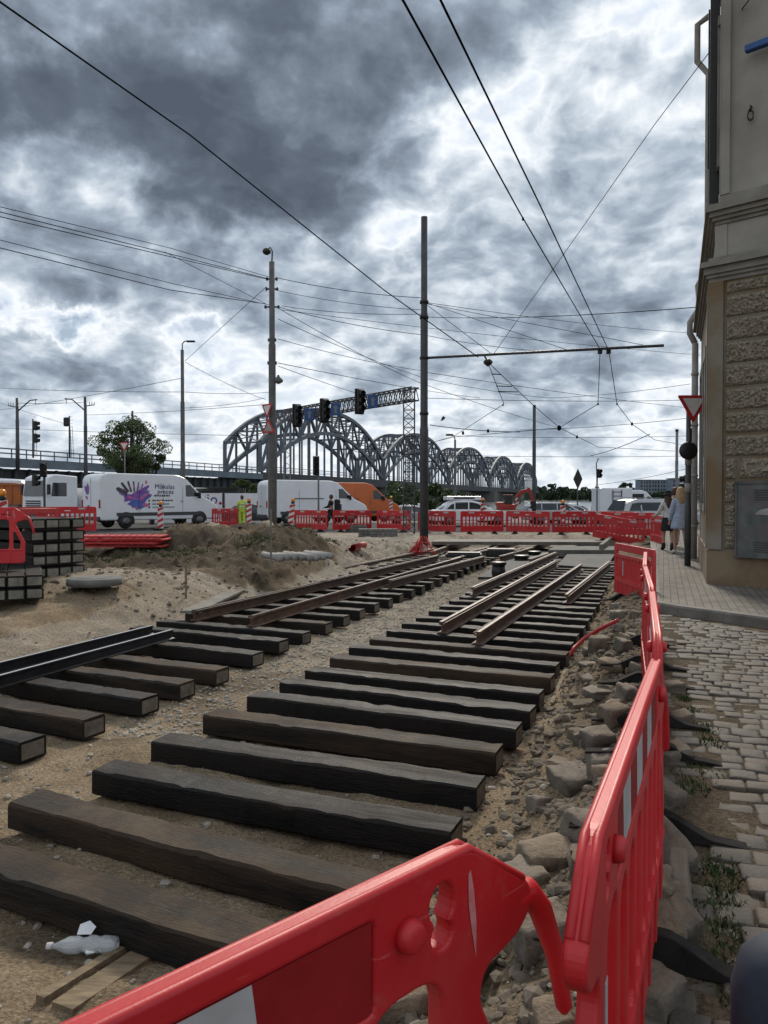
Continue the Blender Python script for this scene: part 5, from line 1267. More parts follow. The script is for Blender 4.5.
# hoarding with lettering
def hoard(x0, x1, d0, d1, word, m, label, lx=0):
    a, b_ = at(x0, 500, d0), at(x1, 500, d1); a.z = b_.z = -.4; d = b_-a; L_ = d.length
    t = thing('hoarding', label, 'hoarding', a, math.atan2(d.y, d.x))
    MB().box((L_/2, 0, 1.25), (L_, .08, 2.3)).build('board', m, t); b = MB()
    for i in range(int(L_/2.4)+1): MB().box((i*L_/max(1, int(L_/2.4)), .1, 1.2), (.1, .1, 2.5)).build('post', 'galv', t)
    if word:
        v, f = text2d(word, 1.25, .01); MB().add(v, f, 0, False, Matrix.Translation((lx, -.05, 1.5)) @ UP).build('lettering', 'print_navy', t)
    return t, L_
t, L_ = hoard(150, 222, 60, 63, 'enzio', 'wwhite', 'white hoarding with dark blue lettering and a red dot beyond the printed van', 2.75)
MB().lathe([(.12, 0), (.12, .02)], 14, 0, Matrix.Translation((min(L_-.15, 2.75+2.95), -.05, 1.58)) @ Matrix.Rotation(PI/2, 4, 'X')).build('red_dot', 'signred', t)
hoard(225, 262, 63.5, 65, None, 'wwhite', 'plain white hoarding behind the worker in yellow')
# ------------------------------------------------------------------ railway bridge and viaduct
BD = Vector((.338, .941, 0)); BN = Vector((.941, -.338, 0))        # along the bridge, and to its right
B0 = Vector((-26.3, 160.5, 0)); SPAN = 77.0; DECK = 7.0
br = thing('railway_bridge', 'grey steel railway bridge with five arched truss spans crossing the river', 'bridge', (B0.x, B0.y, 0))
def bp(s, side, z): p = BD*s+BN*side; return Vector((p.x, p.y, z))
WB = 8.5; NP = 16
def zb(t): return DECK+.3+10.6*4*t*(1-t)
def ztp(t): 
    u = 2*t-1; return DECK+6.3+10.2*(1-abs(u)**2.4)
for k in range(5):
    s0 = k*SPAN+1; Ls = SPAN-2
    for side in (0, -WB):
        b = MB()
        P0 = [bp(s0+Ls*i/NP, side, zb(i/NP)) for i in range(NP+1)]; P1 = [bp(s0+Ls*i/NP, side, ztp(i/NP)) for i in range(NP+1)]
        for i in range(NP):
            b.beam(P0[i], P0[i+1], .75, .85); 
            b.beam(P1[i], P1[i+1], .75, .85)
            if i % 2 == 0: b.beam(P0[i], P1[i+1], .46)
            else: b.beam(P1[i], P0[i+1], .46)
        for i in range(NP+1):
            b.beam(P0[i], P1[i], .46)
            if 0 < i < NP: b.beam(P0[i], bp(s0+Ls*i/NP, side, DECK), .42)
        b.beam(bp(s0, side, DECK), P1[0], .7); b.beam(bp(s0+Ls, side, DECK), P1[NP], .7)
        b.build('arch_truss', 'bridge', br)
    b = MB()
    for i in range(NP+1):
        a, c = bp(s0+Ls*i/NP, 0, ztp(i/NP)), bp(s0+Ls*i/NP, -WB, ztp(i/NP)); b.beam(a, c, .35)
        if i < NP:
            a2, c2 = bp(s0+Ls*(i+1)/NP, 0, ztp((i+1)/NP)), bp(s0+Ls*(i+1)/NP, -WB, ztp((i+1)/NP)); b.beam(a, c2, .2); b.beam(c, a2, .2)
        if 3 <= i <= NP-3 and i % 2 == 0: MB().beam(bp(s0+Ls*i/NP, 0, zb(i/NP)), bp(s0+Ls*i/NP, -WB, zb(i/NP)), .4).build('cross_beam', 'bridge', br)
    b.build('cross_bracing', 'bridge', br)
    b = MB(); b.beam(bp(s0-1, .9, DECK-1.1), bp(s0+Ls+1, .9, DECK-1.1), .5, 2.2); b.beam(bp(s0-1, -WB-.9, DECK-1.1), bp(s0+Ls+1, -WB-.9, DECK-1.1), .5, 2.2)
    b.beam(bp(s0-1, -WB/2, DECK-.5), bp(s0+Ls+1, -WB/2, DECK-.5), WB+1, .5)
    b.build('deck_girder', 'viaduct_dark', br)
    b = MB()
    for s_ in (1.2, -WB-1.2):
        b.beam(bp(s0, s_, DECK+1.2), bp(s0+Ls, s_, DECK+1.2), .12); b.beam(bp(s0, s_, DECK+.7), bp(s0+Ls, s_, DECK+.7), .08)
    b.build('railing', 'bridge', br)
    b = MB(); q = bp(k*SPAN, -WB/2, 0); b.prism([(q.x+BN.x*a+BD.x*c, q.y+BN.y*a+BD.y*c) for a, c in ((-7, -1.6), (7, -1.6), (8.5, 0), (7, 1.6), (-7, 1.6))], -3, DECK-2.2)
    b.build('pier', 'concrete_dark', br)
# approach viaduct
vt = thing('viaduct', 'blue-grey steel railway viaduct with a railing leading to the bridge from the left', 'viaduct', (B0.x, B0.y, 0))
b = MB(); s1, s2 = -110, 0
b.beam(bp(s1, 1.0, DECK-.95), bp(s2, 1.0, DECK-.95), .4, 1.1); b.build('edge_girder', 'viaduct', vt)
b = MB().beam(bp(s1, -WB/2, DECK-.6), bp(s2, -WB/2, DECK-.6), WB+2, .6); b.build('deck', 'viaduct_dark', vt)
b = MB()
for i in range(46): s = s1+i*2.4; b.beam(bp(s, .3, DECK-1.6), bp(s, .3, DECK-3.3), .25, .5)
b.beam(bp(s1, -.2, DECK-2.6), bp(s2, -.2, DECK-2.6), .3, 1.9); b.build('main_girder', 'viaduct_dark', vt)
b = MB()
for z in (.55, 1.15): b.beam(bp(s1, 1.2, DECK+z-.3), bp(s2, 1.2, DECK+z-.3), .14, .16)
for i in range(45): s = s1+i*2.45; b.beam(bp(s, 1.2, DECK-.5), bp(s, 1.2, DECK+.85), .12)
b.build('railing', 'bridge', vt)
for i in range(6):
    q = bp(s1+6+i*19.5, -WB/2, 0); b = MB().prism([(q.x+BN.x*a+BD.x*c, q.y+BN.y*a+BD.y*c) for a, c in ((-6, -.9), (4.6, -.9), (4.6, .9), (-6, .9))], -.6, DECK-3.4); b.build('pier', 'concrete_dark', vt)
# low abutment wall behind the vans
wl = MB().beam(bp(-105, -6, 1.2), bp(10, -6, 1.2), .5, 3.4); o = wl.build('retaining_wall', 'concrete_dark', loc=(B0.x, B0.y, 0)); tag(o, 'long dark retaining wall under the viaduct', 'wall')

# ------------------------------------------------------------------ poles, signals, masts
def pole(name, px, d, ztop, r0, r1, m, label, cat='pole', z0=None):
    p = at(px, 500, d); z = gz(p.x, p.y) if z0 is None and p.y < 60 else (-.42 if z0 is None else z0)
    t = thing(name, label, cat, (p.x, p.y, z)); hh = ztop-z
    n = [(r0, -.1), (r0, hh*.35), ((r0+r1)/2, hh*.36), ((r0+r1)/2, hh*.7), (r1, hh*.71), (r1, hh)]
    MB().lathe(n, 14).build('shaft', m, t); return t
def zat(px, py, d): return at(px, py, d).z
tp = pole('traction_pole', 424, 27.8, zat(424, 217, 27.8), .155, .115, 'darkpole', 'tall dark grey traction pole with a long arm, red netting at its foot')
a0 = at(424, 358, 27.8); a1 = at(664, 345.5, 25.4)
def rel(t, p): return Vector(p)-Vector(t.location)
MB().tube([rel(tp, a0), rel(tp, a1)], .048, 8).build('cross_arm', 'darkpole', tp)
b = MB()
for z in (a0.z, a0.z+1.45, a0.z+2.0, a0.z-2): b.lathe([(.16, z-tp.location.z-.05), (.16, z-tp.location.z+.05)], 12)
b.build('clamp', 'black', tp)
hub = at(488, 362, 27.2)
b = MB(); b.tube([rel(tp, at(484, 355, 27.2)), rel(tp, hub)], .03, 6); b.lathe([(.02, -.16), (.16, -.05), (.16, .03), (.05, .12)], 10, 0, Matrix.Translation(rel(tp, hub))); b.build('wire_hub', 'black', tp)
b = MB()
for x in (600, 608.5): q = rel(tp, at(x, 351, 26)); b.rbox(q, (.14, .12, .2), .02)
b.build('insulator', 'black', tp)
# old lamp post
lp = pole('lamp_post', 272.5, 30, zat(272, 262, 30), .17, .11, 'conpole', 'tall grey lamp post with a round lamp and two warning triangles, left of centre', 'lamp post')
H_ = zat(272, 262, 30)-lp.location.z
MB().tube([(0, 0, H_), (.02, 0, H_+.42), (-.06, 0, H_+.56), (-.16, 0, H_+.5)], .03, 8).build('lamp_arm', 'conpole', lp)
MB().lathe([(.03, .12), (.12, .08), (.17, 0), (.15, -.08), (.06, -.14), (.01, -.15)], 14, 0, Matrix.Translation((-.2, 0, H_+.42))).build('lamp_head', 'black', lp)
b = MB()
for z, w in [(zat(0, 279, 30), .45), (zat(0, 289, 30), .5), (zat(0, 307, 30), .6), (zat(0, 340, 30), .3), (zat(0, 363, 30), .35)]:
    zz = z-lp.location.z; b.box((0, 0, zz), (w, .06, .05)); [b.box((s*w*.42, 0, zz), (.07, .07, .12)) for s in (-1, 1)]
b.build('insulator_bracket', 'black', lp)
MB().lathe([(.03, .2), (.06, .12), (.17, .02), (.19, -.06), (.1, -.12), (.02, -.16)], 14, 0, Matrix.Translation((.24, 0, zat(0, 380, 30)-lp.location.z))).build('camera_dome', 'conpole', lp)
def triangle(t, x, z, s, inv, back=False, y=-.22, rz=0, face='signwhite'):
    h = s*.866; P_ = [(-s/2, h/2), (s/2, h/2), (0, -h/2)] if inv else [(-s/2, -h/2), (s/2, -h/2), (0, h/2)]
    k = .66; q = [(a*k, c*k+(h*.06 if inv else -h*.06)) for a, c in P_]
    m = Matrix.Translation((x, y, z)) @ Matrix.Rotation(rz, 4, 'Z') @ UP
    v, f = shape2d([rnd(P_, s*.07, 3)], .02, .003); o = MB().add(v, f, 0, False, m).build('sign_plate', 'signred', t)
    v, f = shape2d([rnd(q, s*.03, 2)], .006); MB().add(v, f, 0, False, Matrix.Translation((0, -.012, 0)) @ m).build('sign_face', face, t)
triangle(lp, -.17, zat(0, 412, 30)-lp.location.z, .66, True, rz=-.75); triangle(lp, -.12, zat(0, 426, 30)-lp.location.z, .66, False, rz=-.6, face='concrete')
for (zz) in (0,): pass
l2 = pole('street_lamp', 183, 45, zat(183, 350, 45), .15, .1, 'conpole', 'street lamp with a short curved arm beyond the printed van', 'street lamp'); H_ = zat(183, 350, 45)-l2.location.z
MB().tube([(0, 0, H_), (0, 0, H_+.35), (.12, 0, H_+.5), (.35, 0, H_+.52)], .035, 8).build('lamp_arm', 'conpole', l2); MB().rbox((.5, 0, H_+.5), (.5, .2, .1), .04).build('lamp_head', 'black', l2)
p_ = pole('slim_pole', 534, 48, zat(534, 405, 48), .13, .10, 'darkpole', 'plain dark pole right of the last bridge arch')
l3 = pole('street_lamp', 455, 75, zat(455, 440, 75), .16, .10, 'conpole', 'distant pale lamp post in front of the third arch', 'street lamp'); H_ = zat(455, 440, 75)-l3.location.z
MB().tube([(0, 0, H_), (-.1, 0, H_+.4), (-.3, 0, H_+.5)], .06, 6).build('lamp_arm', 'conpole', l3); MB().rbox((-.55, 0, H_+.5), (.7, .25, .2), .04).build('lamp_head', 'black', l3)
l4 = pole('street_lamp', 676.5, 40, zat(676, 432, 40), .09, .07, 'galv', 'slim lamp pole behind the walking women', 'street lamp'); MB().lathe([(.05, 0), (.1, .06), (.08, .14)], 10, 0, Matrix.Translation((0, 0, zat(0, 432, 40)-l4.location.z))).build('lamp_head', 'black', l4)
t = pole('slim_pole', 133, 60, zat(133, 411, 60), .12, .09, 'darkpole', 'dark pole top rising above the round tree')
# signal heads
def head(t, x, y, z, s=1.0, n=3, facing=PI, m='black', plate=False):
    mx = Matrix.Translation((x, y, z)) @ Matrix.Rotation(facing, 4, 'Z') @ Matrix.Scale(s, 4); b = MB()
    b.rbox((0, 0, 0), (.32, .24, .34*n), .04, mx=mx)
    if plate: b.rbox((0, .1, 0), (.44, .02, .34*n+.12), .04, mx=mx)
    o = b.build('signal_head', m, t); v = MB()
    for i in range(n):
        z_ = (i-(n-1)/2)*.33; v.tube([mx @ Vector((0, -.11, z_+.02)), mx @ Vector((0, -.30, z_+.0))], .13*s, 12, cap=False)
    v.build('hood', m, t); return o
for (px, top, d, l, fac, n) in [(33.5, 419, 92, 'left', PI/2, 2), (70, 416, 92, 'right', -PI/2, 1)]:
    t = pole('railway_signal', px, d, zat(px, top, d), .11, .09, 'darkpole', f'railway signal on the viaduct, {l} of two between the catenary masts', 'railway signal', z0=DECK-.5)
    H_ = zat(px, top, d)-t.location.z
    if n == 2: head(t, .3, 0, H_-.8, 1.6, 2, fac); head(t, .3, 0, H_-2.3, 1.6, 2, fac)
    else: MB().rbox((-.35, 0, H_-.7), (.7, .4, 1.1), .2).build('signal_head', 'black', t)
    b = MB()
    for s in (-.12, .12): b.tube([(.35+s, 0, 0), (.35+s-.15, 0, H_-1.2)], .03, 5)
    for i in range(12): b.box((.35-.01*i, 0, .4+i*.4), (.26, .03, .03))
    b.build('ladder', 'galv', t)
for (px, top, d, s, l) in [(18, 398, 96, 1, 'left'), (86, 397, 94, -1, 'right')]:
    t = pole('catenary_mast', px, d, zat(px, top, d), .24, .18, 'darkpole', f'dark catenary mast with a bent bracket on the viaduct, {l} of two', 'catenary mast', z0=2.0 if s < 0 else 5.0)
    H_ = zat(px, top, d)-t.location.z
    b = MB().tube([(0, 0, H_-1.7), (s*1.6, 0, H_-.3), (s*2.5, 0, H_-.2)], .08, 6); b.tube([(s*2.3, 0, H_-.2), (s*2.3, 0, H_-.8)], .04, 5); b.build('bracket', 'darkpole', t)
    b = MB().beam((0, 0, H_-1.1), (-s*1.1, 0, H_-.95), .1)
    for x in (.5, .8, 1.1): b.tube([(-s*x, 0, H_-.98), (-s*x, 0, H_-.6)], .04, 5)
    b.build('insulator_arm', 'black', t)
# signal gantry: lattice tower, truss beam, three signal heads and blue signs
g0 = at(409, 500, 34); g0.z = gz(g0.x, g0.y)
gt = thing('signal_gantry', 'lattice signal gantry carrying three traffic lights and blue signs before the bridge arches', 'gantry', g0)
zt = zat(409, 392, 34)-g0.z; b = MB(); w = .24
for sx in (-w, w):
    for sy in (-w, w): b.beam((sx, sy, 0), (sx, sy, zt+.1), .045)
n = 16
for i in range(n):
    za, zb_ = zt*i/n, zt*(i+1)/n
    for (ax, ay, cx, cy) in ((-w, -w, w, -w), (w, -w, w, w), (w, w, -w, w), (-w, w, -w, -w)): b.beam((ax, ay, za), (cx, cy, zb_), .03); b.beam((ax, ay, zb_), (cx, cy, zb_), .03)
b.build('lattice_tower', 'darkpole', gt)
ga = at(415, 400, 34)-g0; gb = at(284, 421, 41.5)-g0; gd = (gb-ga); n = 30; hh = .55; dd = .45; pn = Vector((gd.y, -gd.x, 0)).normalized()*dd/2
b = MB()
for s in (-1, 1):
    for z in (0, hh): b.beam(ga+pn*s+Vector((0, 0, z)), gb+pn*s+Vector((0, 0, z)), .06)
for i in range(n):
    a, c = ga+gd*i/n, ga+gd*(i+1)/n
    for s in (-1, 1): b.beam(a+pn*s, (a+c)/2+pn*s+Vector((0, 0, hh)), .028); b.beam((a+c)/2+pn*s+Vector((0, 0, hh)), c+pn*s, .028)
    b.beam(a-pn, a+pn, .03); b.beam(a-pn+Vector((0, 0, hh)), a+pn+Vector((0, 0, hh)), .03)
b.build('truss_beam', 'darkpole', gt)
for (px, py, d) in [(360.5, 402, 36.4), (325.5, 411, 38.2), (298, 416, 40)]:
    q = at(px, py, d)-g0; head(gt, q.x, q.y-.25, q.z, 1.05, 3, .5, plate=True)
for (px, py, d) in [(373, 402, 35.8), (336, 410, 37.6), (310, 415, 39.3)]:
    q = at(px, py, d)-g0; o = MB().rbox((q.x, q.y-.28, q.z), (.48, .04, .62), .015).build('lane_sign', 'blue', gt)
    MB().add([(q.x-.06, q.y-.305, q.z-.2), (q.x+.06, q.y-.305, q.z-.2), (q.x+.06, q.y-.305, q.z+.05), (q.x+.14, q.y-.305, q.z+.05), (q.x, q.y-.305, q.z+.22), (q.x-.14, q.y-.305, q.z+.05), (q.x-.06, q.y-.305, q.z+.05)], [(0, 1, 2, 3, 4, 5, 6)]).build('arrow', 'galv', gt)
# thin lattice mast behind the first arch
t = thing('lattice_mast', 'slim lattice mast between the vans and the first bridge arch', 'mast', (*at(287, 500, 110)[:2], -.4)); b = MB(); H_ = zat(287, 432, 110)+.4
for sx in (-.5, .5): b.beam((sx, 0, 0), (sx*.8, 0, H_), .14)
for i in range(14): b.beam((-.5 if i % 2 else .5, 0, H_*i/14), (.45 if i % 2 else -.45, 0, H_*(i+1)/14), .08)
b.build('lattice', 'galv', t)
t = pole('traffic_light', 318.5, 41, zat(318, 456, 41), .05, .05, 'galv', 'traffic light seen from behind in front of the plain white van', 'traffic light'); H_ = zat(318, 456, 41)-t.location.z; head(t, -.12, -.1, H_-.52, 1.0, 3, .2)
t = pole('traffic_light', 597, 46, zat(597, 478, 46), .05, .05, 'galv', 'slanting slim pole with a traffic light left of the distant white van', 'traffic light'); H_ = zat(597, 470, 46)-t.location.z; head(t, .12, 0, H_-.2, .8, 2, .2)
MB().tube([(0, 0, H_-1), (-.05, 0, H_+.4), (.08, 0, zat(0, 458, 46)-t.location.z)], .035, 6).build('slanting_arm', 'galv', t)
t = pole('traffic_light', 44.5, 33, zat(44, 465, 33), .05, .05, 'darkpole', 'dark traffic light seen from behind in front of the lorries', 'traffic light'); H_ = zat(44, 463, 33)-t.location.z; head(t, 0, -.1, H_-.3, .9, 2, .4); head(t, -.35, -.1, H_-.75, .7, 2, 1.4)
t = pole('yield_sign', 125, 44, zat(125, 445, 44), .035, .035, 'galv', 'small give-way triangle on a thin pole in front of the round tree', 'road sign'); triangle(t, 0, zat(125, 447, 44)-t.location.z, .62, True, y=-.08)
t = pole('priority_sign', 577.5, 70, zat(577, 488, 70), .06, .06, 'darkpole', 'dark diamond-shaped road sign on a post before the far trees', 'road sign', z0=-.42)
v, f = shape2d([rnd([(0, -.95), (.42, 0), (0, .95), (-.42, 0)], .05, 2)], .06, .005); MB().add(v, f, 0, False, Matrix.Translation((0, -.1, zat(577, 479, 70)+.42)) @ UP).build('sign_plate', 'black', t)
b = at(577.5, 500, 70); 
# sign pole at the building corner
t = pole('sign_pole', 688, 16.8, zat(692, 397, 16.8), .068, .05, 'galv', 'grey pole with a red and white give-way triangle beside the building corner', 'sign pole', z0=BZ)
for ch in t.children: ch.data.materials[0] = M['darkpole']
triangle(t, .05, zat(0, 410, 16.8)-BZ, .70, True, y=-.13)
MB().lathe([(.10, -.06), (.19, -.03), (.2, .03), (.16, .07)], 20, 0, Matrix.Translation((-.05, -.12, zat(0, 451, 16.8)-BZ)) @ Matrix.Rotation(PI/2, 4, 'X')).build('round_signal', 'black', t)
MB().rbox((-.02, -.12, zat(0, 438, 16.8)-BZ), (.06, .12, .4), .02).build('bracket', 'black', t)
[MB().lathe([(.071, z-.1), (.071, z+.1)], 12).build('sticker', 'concrete', t) for z in (1.7, 2.3)]
t = pole('traffic_light', 689, 33, zat(0, 475, 33), .05, .05, 'darkpole', 'small traffic light sticking out behind the sign pole by the building', 'traffic light', z0=BZ); H_ = zat(0, 478, 33)-BZ
b = MB()
head(t, -.1, 0, H_-.35, .95, 3, -PI/2-.2)
# striped marker boards with amber lamps
def marker(px, d, zt_py, label, lean=0):
    p = at(px, 500, d); z = gz(p.x, p.y); H_ = 1.0
    t = thing('marker_post', label, 'marker post', (p.x, p.y, max(z, zat(px, zt_py, d)-1.25)), 0, 'red and white marker boards with lamps')
    b = MB().rbox((0, 0, .5), (.24, .05, 1.0), .01); b.build('board', 'signwhite', t); s = MB()
    for i in range(4): z0 = .05+i*.25; s.add([(-.12, -.028, z0), (.12, -.028, z0+.12), (.12, -.028, z0+.24 if z0+.24 < 1 else 1.0), (-.12, -.028, z0+.12)], [(0, 1, 2, 3)])
    s.build('stripe', 'signred', t); MB().lathe([(.05, 0), (.08, .02), (.08, .1)], 10, 0, Matrix.Translation((0, 0, 1.0))).build('lamp_base', 'black', t)
    MB().lathe([(.06, .0), (.09, .06), (.08, .13), (.03, .17)], 12, 0, Matrix.Translation((0, 0, 1.08))).build('lamp', 'amber', t)
    MB().rbox((0, 0, .03), (.5, .5, .1), .02).build('base', 'rubber', t); t.rotation_euler = (0, lean, 0); return t
marker(160.5, 33, 501, 'red and white marker board with an amber lamp in front of the printed van')
marker(249, 36, 498, 'red and white marker board with an amber lamp beside the worker in yellow')
marker(290, 34, 498, 'leaning striped marker board with amber lamp, left end of the far barriers', .12)
marker(391, 52, 496, 'distant marker board with an amber lamp by the orange van')
marker(483, 40, 498, 'distant amber lamp marker board beside the white car with the roof sign')
marker(563, 36, 500, 'amber lamp marker board in front of the silver estate car')
marker(2, 17, 489, 'marker board with an amber lamp at the left edge above the sleeper stacks')
p = on(136, 528, .7); 

# ------------------------------------------------------------------ trees and far bank
def leaves(b, c, r, n, s, rr_, sq=(1, 1, 1)):
    for i in range(n):
        while True:
            q = Vector((rr_.uniform(-1, 1), rr_.uniform(-1, 1), rr_.uniform(-1, 1)))
            if .3 < q.length < 1: break
        q = q*(q.length**-.45)*.8; p = c+Vector((q.x*r*sq[0], q.y*r*sq[1], q.z*r*sq[2]))
        a = Vector((rr_.gauss(0, 1), rr_.gauss(0, 1), rr_.gauss(0, 1))).normalized(); u = a.orthogonal().normalized(); w = a.cross(u); k = s*rr_.uniform(.6, 1.3)
        b.add([p-u*k, p+w*k*.6, p+u*k, p-w*k*.6], [(0, 1, 2, 3)])
def tree(px, d, w, zb_, zt_, label, seed, ls=.16, n=16, per=260, group=None, m='leaf', name='broadleaf_tree'):
    r_ = random.Random(seed); p = at(px, 500, d); z0 = gz(p.x, p.y) if p.y < 60 else -.42
    t = thing(name, label, 'tree', (p.x, p.y, z0), 0, group); H_ = zt_-z0
    b = MB(); b.tube([(0, 0, -.2), (.1, 0, H_*.3), (0, .1, H_*.6), (.1, 0, H_*.85)], [.05*w*.5+.08, .04*w*.5+.06, .07, .02], 8)
    cs = []
    for i in range(n):
        a = r_.uniform(0, 2*PI); h = r_.random(); rad = w/2*(.80*math.sin(PI*(.16+.74*h)))*r_.uniform(.35, 1.08)
        c = Vector((rad*math.cos(a), rad*math.sin(a), (zb_-z0)+(zt_-zb_)*(.10+.80*h))); cs.append(c)
        b.tube([(0, 0, max(.5, c.z*.45)), c*.6+Vector((0, 0, c.z*.25)), c], [.07, .045, .015], 5)
    b.build('trunk', 'bark', t); b = MB()
    for c in cs: leaves(b, c, w*r_.uniform(.06, .17), per, ls, r_, (1, 1, .8))
    b.build('crown', m, t); return t
tree(130, 56, 5.9, zat(0, 480, 56), zat(0, 417, 56), 'round dense green tree standing in front of the viaduct above the printed van', 3, .075, 64, 260)
tree(152, 58, 3.6, zat(0, 486, 58), zat(0, 450, 58), 'lower bushy tree just right of the round tree, over the printed van', 4, .12, 12, 260)
tree(242, 72, 3.4, .4, zat(0, 476, 72), 'green bush between the hoardings and the viaduct', 5, .15, 12, 220)
tree(258, 75, 3.0, .4, zat(0, 481, 75), 'small bush left of the plain white van', 6, .15, 10, 200)
tree(485-83, 105, 9, .2, zat(0, 482, 105), 'low green shrubbery behind the orange van', 7, .3, 14, 160)
tree(434, 108, 8, .2, zat(0, 486, 108), 'low green shrubbery right of the tall dark pole under the bridge', 8, .3, 14, 160)
far = [(350, 500, 478), (362, 480, 480), (375, 520, 482), (540, 560, 488), (552, 600, 484), (563, 560, 487), (574, 640, 489), (586, 600, 487), (598, 640, 486), (608, 620, 489), (618, 600, 484), (627, 640, 483), (636, 600, 488), (650, 560, 490), (664, 600, 489), (680, 580, 488), (544, 700, 484), (498, 620, 489), (515, 640, 488), (640, 500, 492), (660, 480, 493), (310, 600, 482), (330, 560, 484), (557, 480, 492), (590, 480, 492), (615, 470, 493)]
for i, (px, d, y) in enumerate(far):
    grp = [q for q in far if (q[0] < 530) == (px < 530)]; k_ = sorted(q[0] for q in grp).index(px)
    tree(px, d, 15+(i*7 % 5)*2.2, 1.0, zat(0, y, d), f'far-bank tree, {["first", "second", "third", "fourth", "fifth", "sixth", "seventh", "eighth", "ninth", "tenth", "eleventh", "twelfth", "thirteenth", "fourteenth", "fifteenth", "sixteenth", "seventeenth", "eighteenth", "nineteenth", "twentieth"][k_]} from the left {"below the bridge arches" if px < 530 else "right of the bridge"}', 40+i, .8, 15, 110, 'trees on the far river bank', 'leaf_far', 'far_tree')
bk = MB(); bk.prism([(-900, 690), (900, 690), (900, 760), (-900, 760)], -.4, 8.0); tag(bk.build('far_bank', 'leaf_far'), kind='structure')
# block of flats on the far bank
def flats(px0, px1, d, ytop, label, nst, ncol):
    a, b_ = at(px0, 500, d), at(px1, 500, d); z1 = zat(0, ytop, d); w = b_.x-a.x; z0 = 1.0
    t = thing('block_of_flats', label, 'building', (a.x, d, 0)); MB().box((w/2, 5, (z0+z1)/2), (w, 10, z1-z0)).build('wall', 'flat_block', t); MB().box((w/2, 5, z1+.35), (w+.6, 10.6, .5)).build('roof', 'concrete_dark', t)
    for r_ in range(nst):
        z = z0+(z1-z0)*(r_+.5)/nst; 
        for c in range(ncol): MB().box((w*(c+.5)/ncol, -.06, z), (w/ncol*.55, .12, (z1-z0)/nst*.5)).build('window', 'win_dark', t)
    b = MB()
    for c in range(ncol//3): b.box((w*(c*3+1)/ncol, -.4, (z0+z1)/2), (w/ncol*.3, .8, z1-z0))
    b.build('balcony_stack', 'concrete', t)
flats(640, 674, 520, 480.5, 'long blue-grey block of flats on the far bank behind the walking women', 5, 12)
flats(672, 700, 500, 479, 'block of flats partly hidden by the corner building', 5, 8)
# bird in the sky
p = at(443, 419, 40); b = MB(); b.lathe([(.01, -.16), (.05, -.06), (.055, .05), (.03, .13), (.005, .18)], 8, 0, Matrix.Rotation(.9, 4, 'Y')); 
for s in (-1, 1): b.add([(-.04, 0, .02), (.08, 0, .02), (.02, s*.22, .16), (-.08, s*.38, .05)], [(0, 1, 2, 3)])
tag(b.build('bird', 'black', loc=p), 'small dark bird flying right of the tall dark pole', 'bird')

# ------------------------------------------------------------------ overhead wires
NW = 0
def wire(pts, r, label, sag=.0, name='overhead_wire', extra=None):
    """pts: (px, py, distance); cable through these points in space"""
    P_ = [at(*q) for q in pts]; V = []
    for i in range(len(P_)-1):
        a, b_ = P_[i], P_[i+1]; n = 10 if sag else 5
        for j in range(n): t = j/n; v = a.lerp(b_, t); v.z -= sag*4*t*(1-t); V.append(v)
    V.append(P_[-1]); c = V[0].copy(); b = MB().tube([v-c for v in V], r, 5)
    if extra:
        for (px, py, d, s) in extra: s *= .62; q = at(px, py, d)-c; b.lathe([(s*.3, -s*1.6), (s, -s), (s, s), (s*.3, s*1.6)], 8, 0, Matrix.Translation(q))
    o = b.build(name, 'wire', loc=c); return tag(o, label, 'overhead wire', 'overhead wires')
wire([(-60, -40, 11), (190, 135, 17.5), (384, 290, 24.0), (478, 357, 27.1)], .017, 'thick cable sweeping from the top left corner down to the dark pole')
wire([(392, -18, 7.4), (404, 2, 7.6), (520, 213, 14.3), (600, 349, 25.9)], .013, 'left one of two contact wires running from the top edge to the arm', extra=[(523, 219, 14.8, .035)])
wire([(432, -18, 7.4), (442, 3, 7.6), (540, 205, 13.6), (608, 349, 25.9)], .013, 'right one of two contact wires running from the top edge to the arm')
wire([(752, -4, 12.7), (655, 124, 18.8), (493, 355, 27.0)], .009, 'cable from the upper wall of the corner building to the pole arm')
wire([(600, 352, 26), (598, 404, 30), (559, 428, 33), (454, 437, 44), (380, 455, 60)], .013, 'wire hanging from the left arm insulator and crossing low to the left', extra=[(598, 404, 30, .05), (559, 428, 33, .12), (488, 431, 40, .1)])
wire([(609, 352, 26), (617, 404, 30), (632, 424, 34), (655, 440, 40), (690, 446, 46)], .013, 'wire hanging from the right arm insulator and running down to the right', extra=[(617, 404, 30, .05), (632, 424, 34, .08)])
wire([(488, 363, 27.2), (504, 404, 33), (454, 436, 41), (400, 452, 50)], .013, 'wire from the hub down to the bracket of the distant lamp post', extra=[(503, 405, 33, .05), (463, 433, 41, .1)])
wire([(489, 363, 27.2), (533, 405, 31), (560, 428, 34), (598, 447, 42), (690, 452, 60)], .013, 'wire from the hub down past the slim dark pole to the right', extra=[(560, 428, 34, .1), (577, 437, 38, .08)])
b = MB(); c = at(500, 380, 29)
for (x0, x1, y, d) in [(492, 501, 374, 28.4), (496, 512, 386, 29.5), (498, 518, 391.5, 30)]: b.tube([at(x0, y, d)-c, at(x1, y+.5, d)-c], .02, 5)
tag(b.build('spacer_bars', 'wire', loc=c), 'three short rungs holding apart the wires below the hub', 'wire spacer')
wire([(427, 305, 27.7), (493, 355, 27.1)], .010, 'stay wire from the dark pole down to the hub', sag=0)
wire([(427, 303, 27.7), (569, 350.5, 26.3)], .009, 'stay wire from the dark pole to the middle of its arm')
wire([(427, 304, 27.7), (643, 345, 25.6)], .009, 'stay wire from the dark pole to the far end of its arm')
